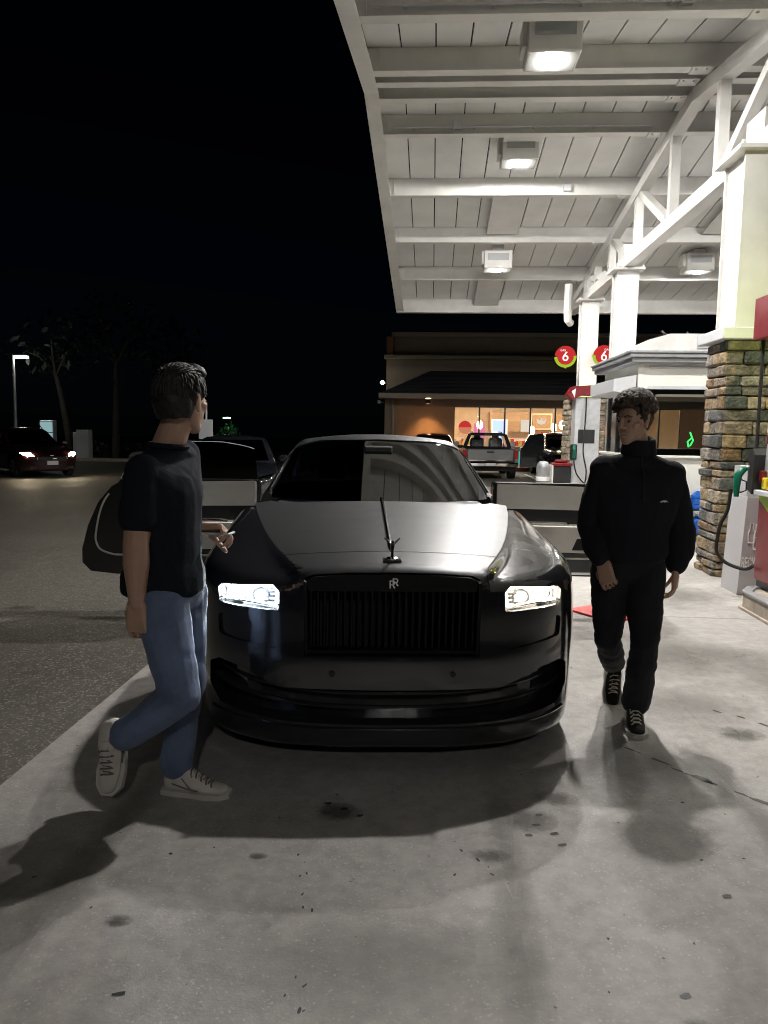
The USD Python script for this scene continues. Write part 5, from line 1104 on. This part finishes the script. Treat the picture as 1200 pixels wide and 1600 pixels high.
def hand_parts(w, R, side, curl=.5, thumb=.4, s=1.0, spread=.10):
    """Hand in a frame (right=across the palm, forward=towards the fingers, up=back of the hand); thumb on side*right."""
    P = lambda *p: np.asarray(p)@np.asarray(R).T*s+np.asarray(w); out = []
    hull = lambda *a: m3.Manifold.hull_points(np.vstack([P(*c)+ball(r*s, 10) for c, r in a]))
    out.append(hull(((-.020, .0, 0), .019), ((.020, 0, 0), .019), ((-.032, .088, 0), .0125), ((.032, .088, 0), .0125), ((side*.03, .04, -.006), .014)))
    for k, (x, l) in enumerate(((.031, .072), (.010, .082), (-.011, .076), (-.031, .058))):
        x *= side; p = np.array([x, .088, 0.]); a = 0.; r = .0095-.0006*k; fan = side*(1.5-k)*spread*.3
        for j, (f_, q_) in enumerate(((.45, 1.), (.32, 1.25), (.23, .8))):
            a += curl*q_*(.8+.12*k); d = np.array([math.sin(fan)*math.cos(a), math.cos(a)*math.cos(fan), -math.sin(a)])*l*f_; e = p+d; r2 = r-.0008
            out.append(hull((tuple(p), r), (tuple(e), r2))); p, r = e, r2
    b = np.array([side*.030, .022, -.008]); d1 = np.array([side*.75, .62, -.25-thumb*.6]); d1 /= np.linalg.norm(d1); d2 = np.array([side*.30, .85, -.3-thumb]); d2 /= np.linalg.norm(d2); d3 = np.array([side*-.05, .9, -.3-thumb]); d3 /= np.linalg.norm(d3)
    p = b
    for d, l, ra, rb_ in ((d1, .038, .014, .012), (d2, .034, .0115, .0105), (d3, .026, .0105, .0085)): e = p+d*l; out.append(hull((tuple(p), ra), (tuple(e), rb_))); p = e
    return out
def shoe(par, ankle, R, upper, sole, lace, k=1.0, rim=False):
    """Low sneaker: frame right, forward (toe), up; ankle is the joint, sole .085 below it."""
    P = lambda *p: np.asarray(p)@np.asarray(R).T*k+np.asarray(ankle); H = lambda *a: m3.Manifold.hull_points(np.vstack([(ball(1, 14)*np.array(r)*k)@R.T+P(*c) for c, r in a]))
    up_ = [H(((0, -.045, -.035), (.036, .035, .04)), ((0, .02, -.04), (.038, .04, .035)), ((0, -.04, .015), (.036, .03, .02)), ((0, .02, .008), (.034, .03, .015))),
           H(((0, .0, -.03), (.038, .04, .034)), ((0, .10, -.05), (.043, .04, .020)), ((0, .05, -.01), (.030, .03, .014))), H(((0, .10, -.052), (.043, .04, .020)), ((0, .158, -.056), (.036, .036, .018)))]
    u_ = obj('shoe', fuse(up_, .012, 8), upper, par, smooth=60)
    sl_ = Polygon([(-.034, -.075), (.034, -.075), (.042, -.02), (.040, .04), (.050, .11), (.043, .165), (.02, .195), (-.02, .195), (-.045, .165), (-.048, .11), (-.038, .04), (-.040, -.02)]).buffer(.006)
    t = MB().prism(sl_, -.088, -.062, 'xy').mesh(); t = trimesh.Trimesh(np.array(t.vertices)@R.T*k+np.asarray(ankle), t.faces, process=False); obj('sole', t, sole, u_)
    lc = MB()
    for j in range(5):
        y = .035+j*.021; z = .012-j*.0115
        for q_ in (-1, 1): lc.tube([P(-.026, y, z-.008), P(-.012, y+q_*.004, z+.006), P(.012, y-q_*.004+.010*q_, z+.006), P(.026, y+.010*q_, z-.008)], .0036*k, 5)
    obj('lace', lc, lace, u_)
    tg = MB().add(H(((0, .01, .01), (.022, .010, .022)), ((0, .05, -.0), (.022, .02, .010)))); obj('tongue', tg, upper, u_, smooth=40)
    for x in (-1, 1):
        st = MB(); st.tube([P(x*.041, -.03, -.03), P(x*.044, .03, -.045), P(x*.044, .08, -.052)], .003, 5).tube([P(x*.040, .01, -.005), P(x*.043, .05, -.05)], .0025, 5)
        obj('seam', st, lace, u_)
def hair_cap(par, P, R, s, mat_, locks, seed, curl):
    g = np.random.default_rng(seed); E = lambda c, r: m3.Manifold.hull_points((ball(1, 22)*np.array(r)*s)@R.T+P(*c))
    base = [E((0, -.020, .048), (.083, .100, .088)), E((0, -.050, .0 if not curl else .012), (.078, .068, .082) if not curl else (.074, .060, .066)), E((0, .040, .105), (.066, .05, .036)), E((.066, -.018, .03), (.018, .04, .04)), E((-.066, -.018, .03), (.018, .04, .04))]
    cutf = m3.Manifold.hull_points(np.vstack([P(x, y, z) for x in (-.2, .2) for y, z in ((.052, .075), (.052, -.3), (.3, .075), (.3, -.3))]))
    cutb = m3.Manifold.hull_points(np.vstack([P(x, y, z) for x in (-.2, .2) for y, z in ((-.3, -.075), (.3, -.022), (-.3, -.4), (.3, -.4))]))
    cap = m3.Manifold.batch_boolean(base, m3.OpType.Add)-cutf-cutb; t = tm(cap.refine_to_length(.007)); t = trimesh.Trimesh(t.vertices, t.faces); t.merge_vertices(); trimesh.smoothing.filter_taubin(t, iterations=6)
    v, n = np.array(t.vertices), np.array(t.vertex_normals); t.vertices = v+n*((meshkit.fbm(v*(30 if curl else 38), 3, seed)-.45)*(.026 if curl else .012))[:, None]; h = obj('hair', t, mat_, par, smooth=70)
    m = MB()
    for k in range(locks):
        a, e = g.uniform(0, 2*PI), g.uniform(-.15 if not curl else .05, 1.45); d = np.array([math.cos(a)*math.cos(e), math.sin(a)*math.cos(e), math.sin(e)])
        if d[1] > .5 and d[2] < (.40 if curl else .55): continue
        p = np.array([0, -.018 if not curl else -.008, .045 if not curl else .052])+d*np.array([.082, .099, .090]); tg_ = np.cross(d, g.normal(size=3)); tg_ /= np.linalg.norm(tg_); l = g.uniform(.02, .035) if not curl else g.uniform(.03, .055); pts = []
        if curl:
            ax2 = np.cross(d, tg_)
            for q_ in np.linspace(0, 1, 7): ang = q_*4.2; pts.append(p+d*(.009+.012*math.sin(q_*PI))+tg_*l*(q_-.5)*.8+ax2*.013*math.sin(ang)+d*.006*math.cos(ang))
        else:
            dn = np.array([d[0]*.2, .35 if d[2] > .5 else -.1, -.8 if d[2] < .6 else .1]); dn -= d*(dn@d)*.8; dn /= np.linalg.norm(dn)+1e-6
            for q_ in np.linspace(0, 1, 5): pts.append(p+dn*l*(q_-.3)+d*(-.001+.006*math.sin(q_*PI*.8))+tg_*.004*q_)
        m.tube([P(*q_) for q_ in pts], np.linspace(.0075, .003, len(pts))*s*(1.7 if curl else .85), 6)
    obj('lock', m, mat_, h, smooth=60, kind='stuff')
def face_details(par, P, R, s, brow):
    for x in (-1, 1):
        E = lambda c, r: trimesh.Trimesh((ball(1, 14)*np.array(r)*s)@R.T+P(*c), tm(m3.Manifold.sphere(1, 14)).faces)
        e = obj('eye', E((x*.031, .077, .008), (.012, .010, .0075)), 'eye_white', par, smooth=True); obj('iris', E((x*.031-.003, .0855, .008), (.0055, .003, .0058)), 'iris_dark', e, smooth=True)
        obj('eyebrow', MB().tube([P(x*.014, .0945, .031), P(x*.032, .092, .037), P(x*.050, .077, .031)], [.0025, .0032, .002], 6), brow, par, smooth=40)
    obj('lips', MB().tube([P(-.022, .0855, -.060), P(0, .0985, -.0585), P(.022, .0855, -.060)], [.002, .0045, .002], 6), 'lip', par, smooth=40)

V = lambda *a: np.array(a, float)
# ---- the man on the left: seen from behind, striding to the right, head turned away towards the car
def left_man():
    base = V(-.86, 3.10, .008)
    man_ = thing('person', 'person in navy t-shirt and light jeans striding past the lit headlight, head turned away', 'person', base)
    o = lambda p: np.asarray(p, float)-base
    hc = o((-.806, 3.085, 1.645)); HR = frame((.42, .90, .02), (0.02, .02, 1)); hp, P = head_parts(hc, HR, 1.10)
    neck0, neck1 = o((-.868, 3.08, 1.465)), o((-.826, 3.080, 1.575))
    shN, shF = o((-.918, 2.925, 1.372)), o((-.840, 3.25, 1.425)); chest = o((-.862, 3.085, 1.29)); waist = o((-.872, 3.085, 1.02)); pel = o((-.868, 3.085, .88))
    hipN, hipF = o((-.885, 3.0, .86)), o((-.845, 3.17, .86))
    elN, wrN = o((-.935, 2.875, 1.105)), o((-.945, 2.905, .875)); elF, wrF = o((-.87, 3.33, 1.12)), o((-.775, 3.20, 1.125))
    knN, anN = o((-.792, 2.93, .500)), o((-1.075, 2.98, .295)); knF, anF = o((-.825, 3.17, .475)), o((-.865, 3.13, .095))
    HN = frame((-.02, .10, -1), (-.25, -.95, -.1)); HF = frame((.97, -.20, .02), (.1, .45, .85))
    Z = (0, 0, .0)
    torso = [blobhull((chest, (.10, .155, .13)), (waist, (.095, .14, .10))), blobhull((waist, (.095, .14, .1)), (pel, (.10, .155, .09))), blobhull((shN, (.05, .05, .05)), (shF, (.05, .05, .05)), (chest, (.10, .13, .10))), blobhull((neck0, (.055, .06, .04)), (shN*.6+shF*.4, (.04, .05, .03)), (shN*.4+shF*.6, (.04, .05, .03)))]
    limbs = bones([[(neck0, .066), (neck1, .060)], [(shN, .060), (elN, .048)], [(elN, .048), (o((-.938, 2.885, 1.03)), .050), (wrN, .031)], [(shF, .052), (elF, .039)], [(elF, .040), (wrF, .026)],
                   [(hipN, .09), (knN, .055)], [(knN, .054), (anN, .036)], [(hipF, .09), (knF, .055)], [(knF, .054), (anF, .036)]])
    body_ = fuse(hp+torso+limbs+hand_parts(wrN+V(0, .0, -.01), HN, 1, .55, .5, 1.12)+hand_parts(wrF+V(.012, 0, 0), HF, -1, .85, .5, 1.08), .009, 9); obj('body', body_, 'skin', man_, smooth=70)
    hair_cap(man_, P, HR, 1.10, 'hair_dark', 300, 3, False); face_details(man_, P, HR, 1.10, 'eyebrow')
    # shirt
    sl0 = bones([[(shN+V(0, 0, .01), .068), (shN*.45+elN*.55+V(-.004, -.004, -.02), .072)], [(shF+V(0, 0, .01), .066), (shF*.45+elF*.55+V(0, .0, -.02), .072)]])
    hemz = .885
    tors = [blobhull((chest, (.128, .178, .13)), (waist, (.128, .172, .11)), (shN, (.062, .062, .062)), (shF, (.062, .062, .062))),
            blobhull((waist, (.128, .172, .11)), (o((-.895, 3.085, .96)), (.168, .188, .07)), (o((-.898, 3.085, .890)), (.172, .186, .03))),
            blobhull((neck0+V(0, 0, -.01), (.078, .082, .03)), (shN+V(.0, .03, .0), (.06, .06, .06)), (shF+V(0, -.03, 0), (.06, .06, .06)))]
    t = fuse(tors+sl0, .013, 9, .016, 4.5, 4, (1, 1, .6))
    obj('t_shirt', t, 'navy_cotton', man_, smooth=70)
    obj('collar', MB().tube([neck0+V(.074*math.cos(a)+.003, .077*math.sin(a), .010+.006*math.cos(a)*-1) for a in np.linspace(0, 2*PI, 30)], .011, 6), 'navy_cotton', man_, smooth=50)
    # jeans
    midN, midF = hipN*.5+knN*.5, hipF*.5+knF*.5
    legs = bones([[(hipN+V(0, 0, .0), .112), (midN, .100), (knN, .079), (knN*.5+anN*.5+V(.012, 0, -.005), .074), (anN+V(.05, 0, .025), .070)], [(hipF, .108), (midF, .095), (knF, .076), (knF*.5+anF*.5, .070), (anF+V(-.0, 0, .035), .074)]])
    legs += [blobhull((pel+V(0, 0, .02), (.115, .17, .07)), (hipN, (.115, .105, .09)), (hipF, (.112, .105, .09)))]
    t = fuse(legs, .013, 8, .016, 5.5, 8, (1, 1, .8)); j = obj('jeans', t, 'denim_blue', man_, smooth=70)
    R1 = frame((-.06, -.38, -.92), (-.10, -.92, .38)); 
    shoe(man_, anN+V(-.018, -.005, .0), R1, 'white_leather', 'sole_white', 'lace_grey', 1.08)
    shoe(man_, o((-.835, 3.12, .0865+.008)), frame((.97, -.15, 0), (0, 0, 1)), 'white_leather', 'sole_white', 'lace_grey', 1.05)
    return wrF+base, HF
wF, HF = left_man()
ph = thing('phone', 'pale phone held in the hand of the person in the navy t-shirt', 'phone', wF+V(.075, -.02, -.012), 0)
pm = cham_box(.145, .072, .009, .003); pm = trimesh.Trimesh(np.array(pm.vertices)@rotz(-.2).T, pm.faces); obj('case', pm, 'phone_white', ph); sc = cham_box(.135, .064, .002, .0005); obj('screen', trimesh.Trimesh(np.array(sc.vertices)@rotz(-.2).T+[0, 0, .0055], sc.faces), 'dark_glass', ph)

# ---- the man on the right: walking to the camera, looking to the left of the picture
def right_man():
    base = V(1.30, 3.95, .008)
    m_ = thing('person', 'person in black zip sweatshirt and black jeans walking on the concrete, looking left', 'person', base)
    o = lambda p: np.asarray(p, float)-base
    hc = o((1.266, 3.952, 1.612)); HR = frame((-.80, -.58, -.10), (-.03, -.06, 1)); s = 1.0; hp, P = head_parts(hc, HR, s)
    neck0, neck1 = o((1.305, 3.97, 1.43)), o((1.280, 3.96, 1.56))
    shR, shL = o((1.125, 3.98, 1.365)), o((1.495, 3.98, 1.35)); chest = o((1.305, 3.97, 1.25)); waist = o((1.295, 3.97, 1.0)); pel = o((1.285, 3.98, .86))
    elR, wrR = o((1.075, 4.03, 1.07)), o((1.118, 3.88, .895)); elL, wrL = o((1.575, 4.03, 1.055)), o((1.530, 3.97, .85))
    hipR, hipL = o((1.195, 3.98, .84)), o((1.372, 3.97, .84)); knR, anR = o((1.200, 4.02, .47)), o((1.325, 4.38, .20)); knL, anL = o((1.350, 3.86, .475)), o((1.365, 3.98, .1))
    knR = o((1.208, 4.02, .46)); anR = o((1.345, 4.36, .185))
    HRt = frame((.18, -.30, -.93), (-.55, -.75, .15)); HLt = frame((-.05, -.10, -1), (.85, -.45, 0))
    torso = [blobhull((chest, (.155, .105, .13)), (waist, (.14, .1, .1))), blobhull((waist, (.13, .09, .1)), (pel, (.13, .085, .06))), blobhull((shR, (.05,)*3), (shL, (.05,)*3), (chest, (.13, .10, .10))), blobhull((neck0, (.06, .055, .04)), (shR*.6+shL*.4, (.05, .04, .03)), (shR*.4+shL*.6, (.05, .04, .03)))]
    limbs = bones([[(neck0, .058), (neck1, .055)], [(shR, .052), (elR, .04)], [(elR, .04), (wrR, .027)], [(shL, .052), (elL, .04)], [(elL, .04), (wrL, .027)], [(hipR, .09), (knR, .054)], [(knR, .053), (anR, .036)], [(hipL, .09), (knL, .054)], [(knL, .053), (anL, .036)]])
    obj('body', fuse(hp+torso+limbs+hand_parts(wrR+V(.006, -.01, -.012), HRt, 1, .75, .8)+hand_parts(wrL+V(0, 0, -.012), HLt, -1, .42, .3), .009, 9), 'skin', m_, smooth=70)
    hair_cap(m_, P, HR, s, 'hair_brown', 420, 8, True); face_details(m_, P, HR, s, 'eyebrow')
    sl = bones([[(shR+V(.012, 0, .0), .072), (shR*.5+elR*.5+V(.004, 0, 0), .074), (elR+V(.008, 0, 0), .070), (elR*.45+wrR*.55, .066), (wrR*.9+elR*.1, .050)], [(shL+V(-.012, 0, 0), .072), (shL*.5+elL*.5+V(-.006, 0, 0), .076), (elL+V(-.010, 0, 0), .078), (elL*.45+wrL*.55+V(.0, 0, 0), .076), (wrL*.88+elL*.12, .054)]])
    tors = [blobhull((chest, (.180, .135, .13)), (waist, (.185, .138, .1)), (shR, (.066,)*3), (shL, (.066,)*3)), blobhull((waist, (.19, .14, .1)), (o((1.29, 3.97, .93)), (.195, .145, .05)), (o((1.285, 3.97, .90)), (.172, .132, .03))),
            blobhull((neck0+V(0, 0, .0), (.078, .075, .035)), (shR+V(.03, 0, .0), (.065,)*3), (shL+V(-.03, 0, 0), (.065,)*3))]
    t = fuse(tors+sl, .013, 9, .022, 4.5, 14, (1, 1, .6)); sw = obj('sweatshirt', t, 'black_fleece', m_, smooth=70)
    aa = np.linspace(-PI/2, PI*1.5, 29); ring = [(neck0+V(.078*math.cos(a), .070*math.sin(a), .022+.012*math.sin(a)), neck0+V(.070*math.cos(a), .064*math.sin(a), .088+.016*math.sin(a))) for a in aa]
    cl = [m3.Manifold.hull_points(np.vstack([p+ball(.013, 10) for p in (*ring[i], *ring[i+1])])) for i in range(len(ring)-1)]; obj('collar', fuse(cl, .012, 6), 'black_fleece', sw, smooth=60)
    fy = -.155
    def fr(x, z):
        h = trimesh.Trimesh(t.vertices, t.faces).vertices; d = np.hypot(h[:, 0]-x, h[:, 2]-z); k = d < .03; return h[k][:, 1].min()
    obj('zip', MB().tube([(.0, fr(.0, z)-.003, z) for z in np.linspace(1.43, 1.20, 9)], .004, 6), 'zip_grey', sw)
    lx, lz = .105, 1.205; ly = fr(lx, lz)-.004
    obj('chest_logo', MB().prism(Polygon([(lx-.020, lz-.004), (lx-.012, lz+.002), (lx+.0, lz+.007), (lx+.012, lz+.005), (lx+.022, lz-.004), (lx+.010, lz-.002), (lx+.004, lz-.006), (lx-.004, lz-.002), (lx-.012, lz-.006)]), ly-.003, ly+.004, 'xz'), 'white_print', sw)
    legs = bones([[(hipR, .105), (hipR*.5+knR*.5, .092), (knR, .074), (knR*.5+anR*.5, .070), (anR+V(0, -.01, .045), .066)], [(hipL, .105), (hipL*.5+knL*.5, .094), (knL, .076), (knL*.5+anL*.5+V(-.003, 0, 0), .077), (anL+V(-.004, -.005, .035), .080)]]); legs += [blobhull((pel+V(0, 0, .06), (.155, .115, .06)), (hipR, (.10, .10, .09)), (hipL, (.10, .10, .09)))]
    obj('jeans', fuse(legs, .013, 8, .018, 6., 19, (1, 1, 1.5)), 'black_denim', m_, smooth=70)
    shoe(m_, o((1.350, 4.335, .185)), frame((-.16, -.62, -.72), (-.05, -.72, .62)), 'black_suede', 'sole_white', 'lace_white', 1.0)
    shoe(m_, o((1.348, 3.965, .096)), frame((-.20, -.97, .0), (0, 0, 1)), 'black_suede', 'sole_white', 'lace_white', 1.06)
right_man()
